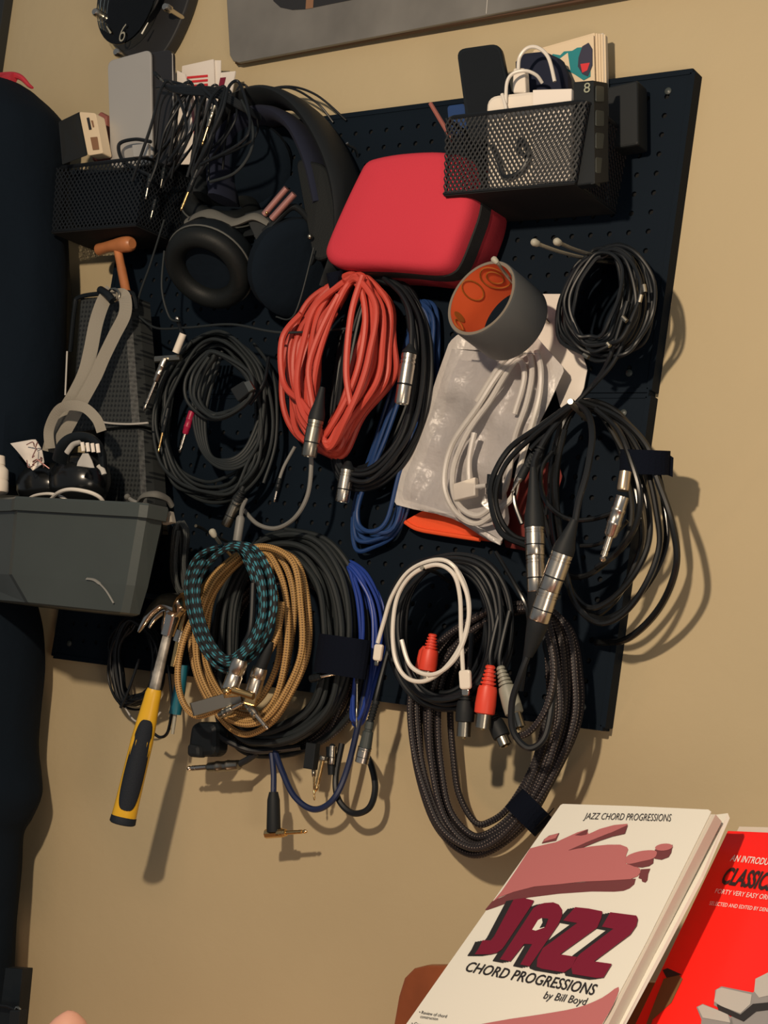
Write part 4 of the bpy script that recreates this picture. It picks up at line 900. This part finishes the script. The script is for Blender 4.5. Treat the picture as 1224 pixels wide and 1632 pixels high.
# white USB-C cable
wu = thing('charging_cable', 'slim white charging cable loop hanging in front of black coil', 'cable', at(690, 900, .15))
cord(wu, [(602, 1025, .14), (612, 990, .14), (625, 950, .145), (650, 912, .15), (685, 894, .155), (715, 896, .155), (738, 925, .15), (748, 970, .15), (738, 1020, .15), (712, 1062, .15), (678, 1085, .15), (648, 1080, .15), (630, 1050, .15), (626, 1000, .15), (634, 950, .15), (658, 915, .155), (695, 900, .16), (722, 914, .16), (733, 950, .155), (735, 1010, .15), (738, 1070, .15)], .0027, 'white', seg=10)
cord(wu, [(726, 905, .158), (745, 950, .152), (745, 1000, .15), (725, 1050, .152), (690, 1075, .153), (655, 1062, .153), (640, 1020, .153)], .0027, 'white', seg=10)
for p in ([(730, 1068), (748, 1067), (749, 1098), (732, 1099)], [(596, 1026), (609, 1027), (605, 1054), (593, 1052)]):
    plate('connector', '', '', p, .155 if p[0][0] > 700 else .145, .006, 'whitep', .25, .002, parent=wu)
plate('metal_tip', '', '', [(735, 1098), (747, 1098), (746, 1109), (736, 1109)], .153, .003, 'chrome', .3, .001, parent=wu)
plate('metal_tip', '', '', [(596, 1053), (603, 1053), (602, 1061), (596, 1061)], .143, .003, 'chromed', .3, .001, parent=wu)
hookobj([(720, 930, .02), (700, 915, .09), (683, 908, .14), (672, 905, .165)], 'hook end inside the top of the white charging cable', .0026, False, mt='chromed')

# big black coil on the right with strap
rb = coil('cable_coil', 'large glossy black cable coil overhanging the right edge, black strap', 'gloss', .0036,
     [(925, 640), (975, 650), (1020, 688), (1052, 745), (1075, 820), (1080, 880), (1062, 950), (1020, 1005), (975, 1028), (930, 1000), (905, 900), (890, 780), (900, 690)],
     [(922, 648), (955, 660), (985, 700), (1000, 750), (1010, 810), (1004, 860), (975, 905), (940, 930), (905, 925), (880, 860), (865, 790), (870, 720), (895, 670)], 5, .05, .10, 3, 111, seg=9, dj=.002)
cord(rb, [(916, 640, .10), (860, 680, .105), (812, 715, .11), (784, 765, .115), (784, 810, .115), (800, 850, .115), (835, 868, .11), (850, 872, .105)], .0038, 'gloss')
cord(rb, [(914, 645, .105), (850, 695, .11), (806, 740, .112), (790, 790, .112), (800, 832, .11), (822, 856, .108), (850, 862, .1)], .0034, 'gloss')
cord(rb, [(926, 640, .09), (985, 665, .10), (1030, 710, .10), (1046, 760, .10), (1070, 830, .10), (1078, 900, .09), (1050, 970, .07), (1000, 1018, .05), (950, 1024, .03)], .0042, 'gloss', seg=10)
cord(rb, [(950, 652, .10), (985, 685, .11), (1006, 735, .115), (1020, 790, .115), (1012, 840, .11), (985, 880, .1), (950, 905, .09)], .0036, 'gloss')
cord(rb, [(880, 720, .1), (862, 750, .11), (868, 795, .11), (900, 825, .11), (940, 828, .1), (985, 815, .1)], .0030, 'gloss')
cord(rb, [(838, 740, .11), (822, 770, .11), (820, 800, .11), (832, 835, .11)], .0028, 'gloss')
cord(rb, [(925, 870, .09), (950, 868, .09), (975, 855, .09), (1000, 830, .09)], .0026, 'gloss')
strapwrap(rb, (988, 735, .10), (1068, 738, .085), .028, .024, tail=(1073, 745, .08))
jack(rb, (993, 790, .13), (959, 896, .13), .0078, 'chrome', 'chrome', fr=.62)
MB().lathe(at(997, 752, .128), at(993, 782, .13), [(0, .0068), (.9, .0072), (1, .0066)], 16).build('brass_sleeve', M['brass'], rb)
for i in range(7): MB().tube([at(862-i*3.2, 712+i*5, .12), at(861-i*3.2, 714.5+i*5, .12)], .0052, 12).build('strain_relief', M['plm'], rb)
MB().lathe(at(850, 724, .119), at(830, 762, .12), [(0, .0048), (1, .0055)], 14).build('plug_boot', M['plm'], rb)
jack(rb, (831, 760, .12), (815, 785, .12), .0036, 'chrome', 'chrome', fr=.3)
hookobj([(935, 668, .02), (925, 658, .08), (915, 648, .13), (909, 640, .155)], 'grey hook end carrying the black coil below the card', .0034, False)
cord(rb, [(895, 470+200, .09), (888, 700, .09), (880, 760, .08), (870, 820, .07)], .0028, 'rubber')
# XLR pair one
xa = thing('microphone_cable', 'black cable with two joined nickel connectors, left of the pair', 'cable', at(852, 860, .13))
cord(xa, [(905, 655, .09), (875, 690, .11), (853, 730, .125), (850, 750, .13)], .0036, 'rubber')
xlr(xa, (850, 745, .135), (853, 886, .135), .0118, .68)
xlr(xa, (853, 884, .135), (855, 944, .135), .0112, .03)
MB().lathe(at(855, 940, .135), at(850, 1000, .13), [(0, .0105), (.2, .010), (.6, .007), (1, .0045)], 16).build('rubber_boot', M['plm'], xa)
cord(xa, [(850, 990, .13), (842, 1020, .12), (836, 1060, .11), (830, 1100, .1)], .0036, 'rubber')
xb = thing('microphone_cable', 'black cable with two joined nickel connectors, nearest and slanting', 'cable', at(880, 930, .15))
cord(xb, [(915, 645, .1), (936, 658, .12), (944, 695, .14), (936, 750, .15), (922, 800, .155), (915, 840, .155)], .0040, 'rubber')
xlr(xb, (916, 828, .158), (874, 944, .158), .0125, .46)
xlr(xb, (875, 940, .158), (858, 990, .158), .0125, .03)
MB().lathe(at(860, 984, .156), at(842, 1046, .15), [(0, .0120), (.15, .0125), (.3, .0118), (.7, .0085), (1, .005)], 18).build('rubber_boot', M['plm'], xb)
cord(xb, [(843, 1040, .15), (830, 1075, .15), (816, 1120, .145), (818, 1165, .14), (842, 1192, .135), (868, 1175, .13), (880, 1120, .125), (882, 1075, .12), (872, 1040, .11), (865, 1000, .1)], .0040, 'rubber', seg=10)

# ------------------------------------------------------------------ grey tub and contents
tt = thing('storage_tub', 'grey plastic storage tub at left edge, scuffed front', 'tub', at(130, 975, .15))
xr = at(230, 815, .25).x; xl = at(25, 815, .25).x; zt = at(140, 797, .25).z; zb = at(140, 972, .25).z; zm = at(140, 925, .25).z
def oct_(a, b, z, e=0.0, cut=0.0, y1=-.25):
    """tub outline at height z: a = front left x, b = front right x, e = how far drawn in"""
    return [Vector((a+cut, y1+e, z)), Vector((b-.010-e, y1+e, z)), Vector((b-e, y1+.006+e, z)), Vector((b-e+.004, y1+.035, z)), Vector((b-.16-e, -.03-e, z)), Vector((a-.10+e, -.03-e, z)), Vector((a-.25+e, -.06, z)), Vector((a-.25+e, y1+.10+e, z)), Vector((a-.020+cut, y1+.013+e, z))]
rimh = .019; zk = at(20, 915, .25).z
b = MB(); b.rings([oct_(xl, xr, zt-rimh, .003), oct_(xl, xr-.004, zk, .009), oct_(xl, xr-.007, zb+.002, .014, .034), oct_(xl, xr-.009, zb, .018, .036)], False, True); b.build('tub_body', M['tub'], tt)
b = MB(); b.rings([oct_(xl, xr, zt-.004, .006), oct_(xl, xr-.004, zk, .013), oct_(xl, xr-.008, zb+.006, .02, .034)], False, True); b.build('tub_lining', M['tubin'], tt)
b = MB(); b.rings([oct_(xl, xr, zt-rimh, .002), oct_(xl, xr, zt-rimh, -.004), oct_(xl, xr, zt-.003, -.005), oct_(xl, xr, zt, -.003), oct_(xl, xr, zt, .005), oct_(xl, xr, zt-rimh, .005)], False, False); b.build('rim', M['tub'], tt)
b = MB(); b.tube(spline(ats([(138, 922, .243), (152, 925, .2425), (168, 940, .242), (181, 961, .241)])), [.0022]*12+[.0012]*13, 6, flat=.4); b.build('scuff_mark', M['grey'], tt)
for bx_ in (-.08, -.24):
    MB().box(Vector((xr+bx_, -.09, zb+.03)), Vector((.012, 0, 0)), Vector((0, .072, 0)), Vector((0, 0, .003)), .001).build('bracket', M['board'], tt)
def simple(name, label, cat, b, mt):
    o = b.build(name, M[mt]); o['label'] = label; o['category'] = cat; return o
bt = thing('white_bottle', 'small white bottle standing in the tub at the left edge', 'bottle', at(-2, 770, .2))
MB().lathe(at(-4, 786, .22), at(-4, 728, .22), [(0, .014), (.04, .0155), (.3, .0155), (.32, .0145), (.36, .0155), (.62, .0155), (.75, .010), (.76, .011), (1, .0105)], 22).build('bottle_body', M['whitep'], bt)
wl = thing('white_lead', 'thin white cable arching above the tub rim', 'cable', at(100, 790, .2))
cord(wl, [(40, 800, .2), (55, 790, .21), (80, 787, .215), (100, 793, .21), (112, 802, .2)], .0022, 'white')
cord(wl, [(76, 802, .2), (92, 786, .22), (112, 780, .225), (140, 784, .22), (158, 792, .21), (166, 802, .2)], .0028, 'white')
bx = thing('gift_ribbon', 'crumpled white ribbon bow with copper glitter left of the tub strap', 'ribbon', at(50, 725, .18))
sheet(bx, [(14, 704), (56, 700), (66, 716), (70, 738), (52, 750), (44, 740), (30, 722)], .2, 'paper', 'ribbon_loop', .008, 3, ng=8)
b = MB()
for k in range(9):
    rr = random.Random(k); x, y = 58+rr.uniform(-8, 12), 722+rr.uniform(-14, 20)
    b.tube(spline(ats([(x, y, .21), (x+rr.uniform(-12, 12), y+rr.uniform(-10, 10), .22), (x+rr.uniform(-14, 14), y+rr.uniform(-14, 14), .21)]), 5), .0009, 5)
b.build('copper_thread', M['rose'], bx)
hd = thing('black_device', 'black rounded device with white stripes and grey band in the tub', 'device', at(130, 740, .17))
b = MB(); cdev = at(128, 768, .15); b.sphere(cdev, .05, 24, (1, .8, .85)); b.build('device_body', M['gloss'], hd)
b = MB(); pth = spline(ats([(96, 735, .19), (104, 712, .2), (122, 700, .2), (148, 702, .2), (162, 722, .195), (164, 756, .19)]), 6); b.tube(pth, .012, 10, flat=.5); b.build('top_band', M['pl'], hd)
for k in range(4): MB().tube(ats([(131+k*8, 705+k*.8, .215), (133+k*8, 719+k*.8, .214)]), .0026, 8, flat=.5).build('white_stripe', M['paper'], hd)
sheet(hd, [(132, 722), (140, 722), (146, 734), (150, 746), (122, 744), (124, 736)], .212, 'greyl', 'grey_label', .001, 2, ng=6)
b = MB(); b.tube(spline(ats([(106, 722, .208), (116, 709, .21), (128, 705, .212)])), .0038, 8, flat=.5); b.build('grey_trim', M['greyl'], hd)
b = MB(); b.tube(spline(ats([(157, 742, .2), (163, 748, .2), (166, 756, .2)])), .0035, 8, flat=.5); b.build('grey_trim', M['greyl'], hd)
b = MB(); b.sphere(at(75, 775, .15), .05, 20, (1, .8, .7)); simple('dark_pouch', 'glossy black pouch lying in the tub beside the bottle', 'pouch', b, 'gloss')
# perforated holder with a wooden handled tool
ph_ = thing('perforated_holder', 'black honeycomb holder hanging on board below the left basket', 'holder', at(165, 600, .08))
def holder(tl_, tr_, br_, bl_, d0, d1, mt, nm, par):
    rg = []
    for s in range(7):
        v = s/6; l = [tl_[0]+(bl_[0]-tl_[0])*v, tl_[1]+(bl_[1]-tl_[1])*v]; r = [tr_[0]+(br_[0]-tr_[0])*v, tr_[1]+(br_[1]-tr_[1])*v]
        f = [at(l[0]+(r[0]-l[0])*u, l[1]+(r[1]-l[1])*u, d1) for u in (0, .03, .1, .5, .9, .97, 1)]
        f[0].y += .02; f[1].y += .006; f[-1].y += .02; f[-2].y += .006
        bk = [Vector((f[-1].x, -d0, f[-1].z)), Vector((f[0].x, -d0, f[0].z))]
        rg.append(f+bk)
    bb_ = MB(); bb_.rings(rg[::-1], True, False, False); bb_.uv = [[(bb_.v[i].x*1.0, bb_.v[i].z) for i in fc] for fc in bb_.f]; return bb_.build(nm, M[mt], par)
holder((121, 476), (206, 470), (222, 676), (106, 690), .07, .115, 'grille', 'lower_body', ph_)
b = MB(); b.tube(spline(ats([(112, 560, .1), (119, 490, .118), (126, 474, .12), (160, 468, .12), (205, 466, .12), (214, 474, .12), (217, 492, .115)])), .0035, 8); b.build('top_rim', M['pl'], ph_)
MB().tube(spline(ats([(150, 668, .118), (170, 674, .12), (205, 676, .12), (236, 674, .118)])), .0016, 6).build('bottom_line', M['greyl'], ph_)
MB().tube(ats([(107, 560, .1), (104, 630, .1)]), .0014, 6).build('side_glint', M['greyl'], ph_)
h2_ = thing('lower_holder', 'second darker holder below the honeycomb one, above the tub', 'holder', at(200, 740, .06))
holder((160, 684), (226, 682), (232, 800), (160, 800), .06, .105, 'grille', 'holder_body', h2_)
wt = thing('wooden_tool', 'wooden T-handled tool standing in the honeycomb holder', 'tool', at(190, 440, .08))
b = MB(); b.tube(spline(ats([(158, 398, .075), (175, 393, .08), (195, 390, .085), (211, 388, .088)]), 5), [.0095, .0095, .009, .0088, .0088, .009, .0095, .010, .0108, .0115, .012, .0125, .0125, .0122, .011, .0075], 16); b.build('cross_handle', M['wood'], wt)
b = MB(); b.tube(spline(ats([(188, 400, .082), (194, 430, .082), (202, 470, .082), (207, 500, .082), (205, 530, .08)]), 5), [.0065]*5+[.007]*5+[.0085]*5+[.0100]*6, 14); b.build('shaft', M['wood'], wt)
sheet(wt, [(175, 490), (192, 486), (200, 530), (168, 530)], .09, 'wood', 'grip_plate', .001, 5, ng=6)
b = MB(); b.tube(ats([(216, 590, .1), (222, 625, .1)]), .005, 10); b.build('lower_tip', M['wood'], wt)
# webbing strap
ws = thing('webbing_strap', 'grey webbing strap looped over the honeycomb holder rim', 'strap', at(160, 500, .13))
def ribbon(par, pts, w_, mt, nm, th=.0014):
    p = spline(ats(pts), 8); b = MB(); rg = []
    for i, c in enumerate(p):
        t = (p[min(i+1, len(p)-1)]-p[max(i-1, 0)]).normalized(); v = (CAM-c).normalized(); s = t.cross(v).normalized(); v = s.cross(t).normalized()
        ww = w_*(.5 if not callable(w_) else 1)
        rg.append([c-s*ww-v*th, c+s*ww-v*th, c+s*ww+v*th, c-s*ww+v*th])
    b.rings(rg, True, True, False)
    return b.build(nm, M[mt], par)
ribbon(ws, [(178, 462, .13), (165, 480, .14), (153, 515, .15), (144, 560, .155), (135, 595, .16), (118, 630, .165), (100, 660, .17), (85, 695, .175), (78, 720, .175)], .020, 'strap', 'webbing')
ribbon(ws, [(186, 470, .13), (198, 472, .135), (199, 500, .14), (182, 535, .145), (165, 570, .15), (152, 600, .155), (130, 640, .165), (108, 680, .17), (88, 715, .175)], .018, 'strap', 'webbing')
ribbon(ws, [(80, 715, .19), (78, 685, .195), (92, 655, .2), (112, 646, .2), (135, 650, .195), (154, 668, .19), (162, 688, .185)], .014, 'strap', 'webbing')
b = MB(); b.tube(spline(ats([(160, 462, .14), (172, 470, .145), (180, 480, .145)])), .006, 10); b.build('buckle', M['pl'], ws)
MB().tube(spline(ats([(172, 466, .14), (178, 460, .142), (187, 462, .142), (190, 472, .142), (184, 480, .142), (175, 476, .14), (172, 466, .14)])), .0016, 6).build('buckle_ring', M['chromed'], ws)
# small plugs by the tub rim
sp = thing('usb_lead', 'grey lead with a square tan plug resting at tub right rim', 'cable', at(250, 800, .2))
cord(sp, [(204, 793, .21), (215, 800, .215), (235, 805, .21), (252, 812, .2)], .0028, 'grey')
b = MB(); b.tube(spline(ats([(222, 800, .21), (230, 790, .22), (248, 788, .22), (266, 795, .2), (274, 806, .19)])), .0062, 10, flat=.6); b.build('grey_strap', M['greyband'], sp)
MB().sphere(at(203, 792, .213), .0045).build('lead_end', M['greyband'], sp)
plate('square_plug', '', '', [(255, 820), (270, 814), (274, 832), (258, 836)], .205, .01, 'strap', .08, .002, parent=sp)
plate('plug_mark', '', '', [(262, 821), (266, 820), (267, 829), (263, 830)], .2055, .001, 'brown', .08, .0002, parent=sp)
plate('plug_collar', '', '', [(246, 820), (255, 818), (258, 834), (248, 832)], .204, .01, 'greyband', .2, .002, parent=sp)

# ------------------------------------------------------------------ dark clothes at the left edge
def garment(name, label, rows, d, mt, dep):
    t = thing(name, label, 'jacket', at(rows[0][0], rows[0][1], .01)); rg = []; n = 28; rnd = random.Random(3)
    P = spline([Vector((x, y, w_)) for x, y, w_ in rows], 5)
    for q in P:
        xr_ = at(q.x, q.y, d).x; z = at(q.x, q.y, d).z; W = .30; r = []
        for j in range(n):
            a = 2*PI*j/n; k = 1+.045*math.sin(5*a+z*7)+.03*math.sin(9*a-z*13)
            r.append(Vector((xr_-W/2+W/2*math.copysign(abs(math.cos(a))**.6, math.cos(a))*(1 if math.cos(a) > .9 else k), -d+ -.0 +dep*q.z*math.sin(a)*k*-1, z)))
            if r[-1].y > -.012: r[-1].y = -.012
        rg.append(r)
    b = MB(); b.rings(rg, True, True, True); b.build('garment_body', M[mt], t); return t
jk = garment('hanging_jacket', 'dark navy jacket hanging at the upper left edge of the wall', [(-60, 118, .15), (5, 126, .4), (38, 138, .7), (66, 168, .9), (80, 195, 1), (80, 250, 1), (78, 320, 1), (82, 420, 1), (80, 520, 1), (76, 610, 1), (70, 700, 1), (60, 780, .9)], .12, 'cloth', .10)
MB().tube(spline(ats([(2, 122, .12), (20, 120, .125), (34, 124, .125), (46, 136, .12), (52, 140, .12)])), [.007-.005*i/32 for i in range(33)], 8).build('red_lining', M['redside'], jk)
MB().tube(spline(ats([(22, 124, .13), (8, 128, .13), (2, 134, .13)])), .008, 8).build('red_lining', M['redside'], jk)
garment('hanging_coat', 'long black coat hanging below the tub at the left edge', [(32, 960, 1), (40, 1000, 1), (42, 1060, 1), (36, 1130, 1), (34, 1190, 1), (42, 1240, 1), (44, 1272, 1), (32, 1305, .95), (18, 1335, .9), (13, 1400, .9), (8, 1480, .85), (4, 1560, .85), (0, 1640, .8), (-2, 1800, .8)], .10, 'cloth', .085)
st = thing('black_stand', 'black metal stand post at the bottom left corner', 'stand', at(35, 1640, .06))
b = MB(); b.slab([at(x, y, .16) for x, y in ((26, 1540), (53, 1542), (38, 1700), (6, 1700))], N, .02, .002); b.build('upright_plate', M['pl'], st)
MB().tube(ats([(-20, 1600, .19), (12, 1604, .19), (32, 1612, .188)]), .0028, 8).build('cross_wire', M['wire'], st)
MB().tube(spline(ats([(24, 1612, .19), (27, 1605, .192), (32, 1610, .192), (28, 1618, .19), (24, 1612, .19)])), .0018, 6).build('wire_knot', M['chromed'], st)
b = MB(); b.slab([at(x, y, .185) for x, y in ((28, 1608), (44, 1608), (36, 1700), (20, 1700))], N, .014, .002); b.build('front_clip', M['plm'], st)
# peach tip
b = MB(); p0 = at(112, 1611, .25); cc = at(112, 1675, .25)
b.tube([p0+Vector((0, 0, -.0)), p0+Vector((0, 0, -.003)), p0+Vector((.001, 0, -.010)), p0+Vector((.001, 0, -.025)), p0+Vector((0, 0, -.06)), p0+Vector((0, 0, -.12))], [.004, .010, .019, .030, .041, .048], 18, flat=.8)
simple('peach_ornament', 'pale peach rounded tip rising at the bottom left of frame', 'ornament', b, 'peach')

# ------------------------------------------------------------------ books on the table at the lower right
TL = at(893, 1281, .248); PJ = Plane(TL, Vector((.915, -.393, .093)), Vector((-.173, -.589, -.789)))
BL_px, BR_px = (600, 1699), (915, 1715)
jb = thing('music_book', 'white paperback music book with rose hand art, nearest the camera', 'book', TL)
cov = [PJ.hit(*p) for p in ((893, 1283), (897, 1281), (1010, 1284.5), (1129, 1290), (1133, 1293), (1030, 1500), (915, 1715), (600, 1699))]
MB().slab(cov, -PJ.n, .0012, .0003).build('front_cover', M['bookw'], jb)
cpg = [p-PJ.n*.0014 for p in [PJ.hit(*q) for q in ((900, 1285), (1139, 1296), (926, 1712), (606, 1696))]]
MB().slab(cpg, -PJ.n, .011, .0005).build('page_block', M['bookp'], jb)
MB().slab([p-PJ.n*.0126 for p in [PJ.hit(*q) for q in ((895, 1283), (1136, 1292), (924, 1715), (602, 1699))]], -PJ.n, .0012, .0003).build('back_cover', M['bookw'], jb)
wb = thing('music_book', 'white book behind the jazz book, only its curled edge showing', 'book', TL)
b = MB(); P2 = lambda x, y, o: PJ.hit(x, y, o)
b.rings([[P2(1128, 1300, -.018), P2(1160, 1296, -.016), P2(1163, 1304, -.019), P2(1134, 1310, -.03)],
         [P2(1085, 1400, -.016), P2(1118, 1394, -.014), P2(1121, 1400, -.017), P2(1092, 1410, -.03)],
         [P2(1015, 1530, -.014), P2(1052, 1520, -.012), P2(1055, 1526, -.015), P2(1022, 1540, -.03)],
         [P2(900, 1715, -.014), P2(948, 1715, -.012), P2(952, 1718, -.015), P2(905, 1722, -.03)]]); b.build('curled_cover', M['bookw'], wb)
MB().slab([PJ.hit(*q, -.022) for q in ((920, 1290), (1146, 1302), (940, 1715), (640, 1715))], -PJ.n, .006, .0005).build('page_block', M['bookp'], wb)
# artwork
art = lambda pts, mt, nm='hand_art', off=.0004, lab=None: flatpoly(jb, PJ, pts, mt, nm, off, lab, .00012)
def zm(pts, ox, oy, k, dx=0, dy=0): return [(ox+(x+dx)/k, oy+(y+dy)/k) for x, y in pts]
def sm_(pts, n=3): return [(p.x, p.y) for p in spline([Vector((x, y, 0)) for x, y in pts], n, True)]
H = lambda pts: zm(pts, 760, 1290, 3.06)
art(H([(40, 490), (75, 448), (180, 402), (280, 374), (420, 364), (600, 347), (775, 338), (768, 365), (745, 385), (715, 397), (670, 401), (560, 400), (400, 411), (250, 430), (160, 452), (95, 476), (48, 492)]), 'rosed', off=.0003)
art(H([(78, 450), (120, 400), (190, 298), (260, 190), (330, 172), (385, 160), (440, 135), (490, 112), (535, 98), (545, 120), (600, 95), (670, 76), (735, 70), (728, 88), (640, 118), (540, 158), (450, 198), (560, 180), (640, 172), (700, 172), (732, 184), (738, 195), (728, 222), (728, 265), (770, 276), (795, 288), (798, 306), (785, 325), (750, 340), (640, 347), (520, 352), (400, 365), (280, 376), (180, 402), (110, 428)]), 'rosei', off=.0006)
art(H([(446, 200), (500, 176), (560, 152), (640, 120), (736, 76), (722, 118), (660, 132), (600, 152), (520, 184)]), 'rosed', off=.0009)
art(H([(736, 266), (862, 238), (860, 262), (840, 276), (805, 283), (770, 280)]), 'rosed', off=.0007)
art(sm_(H([(726, 252), (735, 226), (790, 205), (850, 199), (878, 208), (862, 238), (800, 254), (740, 266)])), 'rosei', off=.0009)
art(H([(868, 196), (955, 172), (948, 210), (935, 232), (900, 245), (866, 240)]), 'rosed', off=.0007)
art([(760+(912+43*math.cos(t))/3.06, 1290+(184-4*math.cos(t)+17*math.sin(t))/3.06) for t in [2*PI*i/20 for i in range(20)]], 'rosei', off=.0011)
art(H([(788, 335), (800, 292), (846, 289), (836, 315), (832, 345), (822, 357), (806, 352), (803, 340)]), 'rosed', off=.0004)
art(H([(316, 166), (328, 146), (352, 128), (402, 115), (386, 152)]), 'rosed', off=.0007); art(H([(322, 158), (338, 138), (362, 126), (398, 117), (384, 140)]), 'rosei', off=.0009)
art(H([(478, 126), (542, 96), (536, 122), (508, 128)]), 'rosed', off=.0008)
art(sm_([(740, 1643), (790, 1628), (860, 1617), (920, 1606), (960, 1590), (986, 1573), (978, 1600), (955, 1640), (925, 1690), (820, 1695), (730, 1690)]), 'rosei')
text(jb, PJ, 'JAZZ CHORD PROGRESSIONS', [(934, 1295), (1071, 1297), (1069, 1309), (930, 1305)], 'ink', 'top_title', .0008, -.005, .1)
GL = ([(362, 55), (430, 46), (494, 62), (470, 105), (300, 360), (280, 384), (250, 402), (205, 412), (108, 412), (135, 372), (160, 320), (212, 322), (235, 295)],
      [(272, 445), (490, 112), (515, 95), (560, 78), (620, 74), (655, 88), (675, 118), (677, 160), (655, 212), (465, 490), (405, 478), (482, 346), (430, 344), (340, 457)],
      [(762, 105), (850, 114), (938, 132), (932, 175), (905, 238), (662, 412), (778, 430), (735, 500), (690, 530), (545, 506), (512, 492), (516, 440), (552, 372), (776, 208), (684, 192)],
      [(990, 138), (1160, 160), (1169, 182), (1160, 225), (1120, 282), (884, 458), (1000, 474), (946, 562), (900, 566), (745, 540), (737, 500), (765, 440), (795, 408), (1010, 246), (936, 232)])
for g in GL:
    for dx, dy, q in ((-16, 4, .0010), (-32, 7, .0009), (-48, 10, .0008)): art(zm(g, 730, 1420, 4.08, dx, dy), 'ink', 'big_letter', q)
for g in GL: art(zm(g, 730, 1420, 4.08), 'maroon', 'big_letter', .0014)
art(zm([(482, 252), (520, 190), (545, 176), (586, 180), (560, 238), (505, 258)], 730, 1420, 4.08), 'bookw', 'letter_counter', .0017)
art(zm([(545, 176), (586, 180), (566, 232), (530, 242), (550, 205)], 730, 1420, 4.08), 'ink', 'letter_counter', .0019)
text(jb, PJ, 'CHORD PROGRESSIONS', [(748, 1532), (954, 1569), (946, 1586), (739, 1547)], 'ink', 'subtitle', .0008, .012, .1)
text(jb, PJ, 'by Bill Boyd', [(871, 1579), (938, 1590), (933, 1602), (865, 1591)], 'ink', 'author_line', .0009, 0, .1)
text(jb, PJ, '• Review of chord', [(669, 1610), (713, 1617), (711, 1622), (667, 1615)], 'ink', 'small_print', .0008)
text(jb, PJ, 'construction', [(671, 1617), (699, 1621.5), (697, 1626), (669, 1622)], 'ink', 'small_print', .0008)
text(jb, PJ, '• Common progressions', [(657, 1628), (720, 1638), (718, 1643), (655, 1633)], 'ink', 'small_print', .0008)
# red book
TR_ = at(1160, 1322, .27); PRb = Plane(TR_, Vector((.93, -.36, .07)), Vector((-.15, -.60, -.785)))
rb_ = thing('music_book', 'bright red music book at the right edge with black title', 'book', TR_)
MB().slab([PRb.hit(*q) for q in ((1160, 1324), (1300, 1330), (1420, 1335), (1260, 1720), (980, 1700))], -PRb.n, .0012, .0003).build('front_cover', M['bookr'], rb_)
MB().slab([PRb.hit(*q, -.0014) for q in ((1178, 1317), (1300, 1320), (1420, 1326), (1262, 1716), (985, 1697))], -PRb.n, .010, .0005).build('page_block', M['bookp'], rb_)
text(rb_, PRb, 'AN INTRODUCTION TO', [(1168, 1362), (1274, 1373), (1270, 1384), (1163, 1372)], 'inkw', 'top_line', .0008, .01)
text(rb_, PRb, 'CLASSICS', [(1159, 1382), (1240, 1392), (1228, 1419), (1147, 1407)], 'ink', 'title', .0008, .03, .1, 1)
text(rb_, PRb, 'FORTY VERY EASY ORIGINAL', [(1142, 1416), (1250, 1429), (1247, 1437), (1139, 1423)], 'inkw', 'subtitle', .0008, 0)
text(rb_, PRb, 'SELECTED AND EDITED BY DENES AGAY', [(1132, 1436), (1250, 1450), (1248, 1456), (1130, 1442)], 'inkw', 'credit_line', .0008, 0)
ra = lambda pts, mt, off=.0004: flatpoly(rb_, PRb, pts, mt, 'cover_photo', off, None, .00012)
ra([(1030, 1632), (1046, 1590), (1058, 1560), (1080, 1552), (1088, 1560), (1070, 1598), (1040, 1625), (1020, 1690), (1000, 1690)], 'olive')
ra([(1056, 1546), (1064, 1543), (1086, 1553), (1062, 1558)], 'ink', .0008)
ra([(1110, 1605), (1120, 1600), (1158, 1615), (1166, 1622), (1170, 1640), (1160, 1690), (1112, 1690), (1118, 1625)], 'greyi')
ra([(1140, 1578), (1150, 1572), (1200, 1582), (1224, 1560), (1300, 1545), (1300, 1690), (1150, 1690), (1166, 1618), (1138, 1602)], 'greyi')
ra([(1142, 1577), (1150, 1574), (1198, 1585), (1196, 1600), (1180, 1615), (1150, 1604), (1138, 1596)], 'greyl', .0008)
ra([(1112, 1605), (1120, 1601), (1160, 1616), (1164, 1630), (1120, 1622)], 'greyl', .0008)
ra([(1204, 1560), (1224, 1550), (1300, 1545), (1300, 1570), (1210, 1590), (1202, 1580)], 'greyl', .0008)
ra([(1142, 1600), (1180, 1617), (1200, 1600), (1300, 1590), (1300, 1600), (1205, 1612), (1185, 1628), (1145, 1610)], 'dark', .001)
# red brown wooden back board behind the books, and the table they stand on
b = MB(); b.slab([at(x, y, .22) for x, y in ((640, 1800), (640, 1632), (648, 1585), (657, 1556), (672, 1541), (692, 1536), (740, 1536), (1000, 1560), (1300, 1575), (1300, 1800))], N, .018, .004)
simple('wooden_chair_back', 'red brown wooden chair back with rounded corner behind the jazz book', 'chair', b, 'wood2')
zt_ = min(v.z for v in [PJ.hit(600, 1699, -.014), PJ.hit(915, 1715, -.014)])-.001
tb2 = thing('table', 'wooden table below the frame carrying the music books', 'table', Vector((-.45, -.5, 0)))
MB().box(Vector((-.42, -.60, zt_-.015)), Vector((.46, 0, 0)), Vector((0, .29, 0)), Vector((0, 0, .015)), .003).build('tabletop', M['wood2'], tb2)
for sx in (-1, 1):
    for sy in (-1, 1): MB().box(Vector((-.42+sx*.42, -.60+sy*.25, (zt_-.03-.1)/2)), Vector((.02, 0, 0)), Vector((0, .02, 0)), Vector((0, 0, (zt_-.03+.1)/2)), .003).build('leg', M['wood2'], tb2)
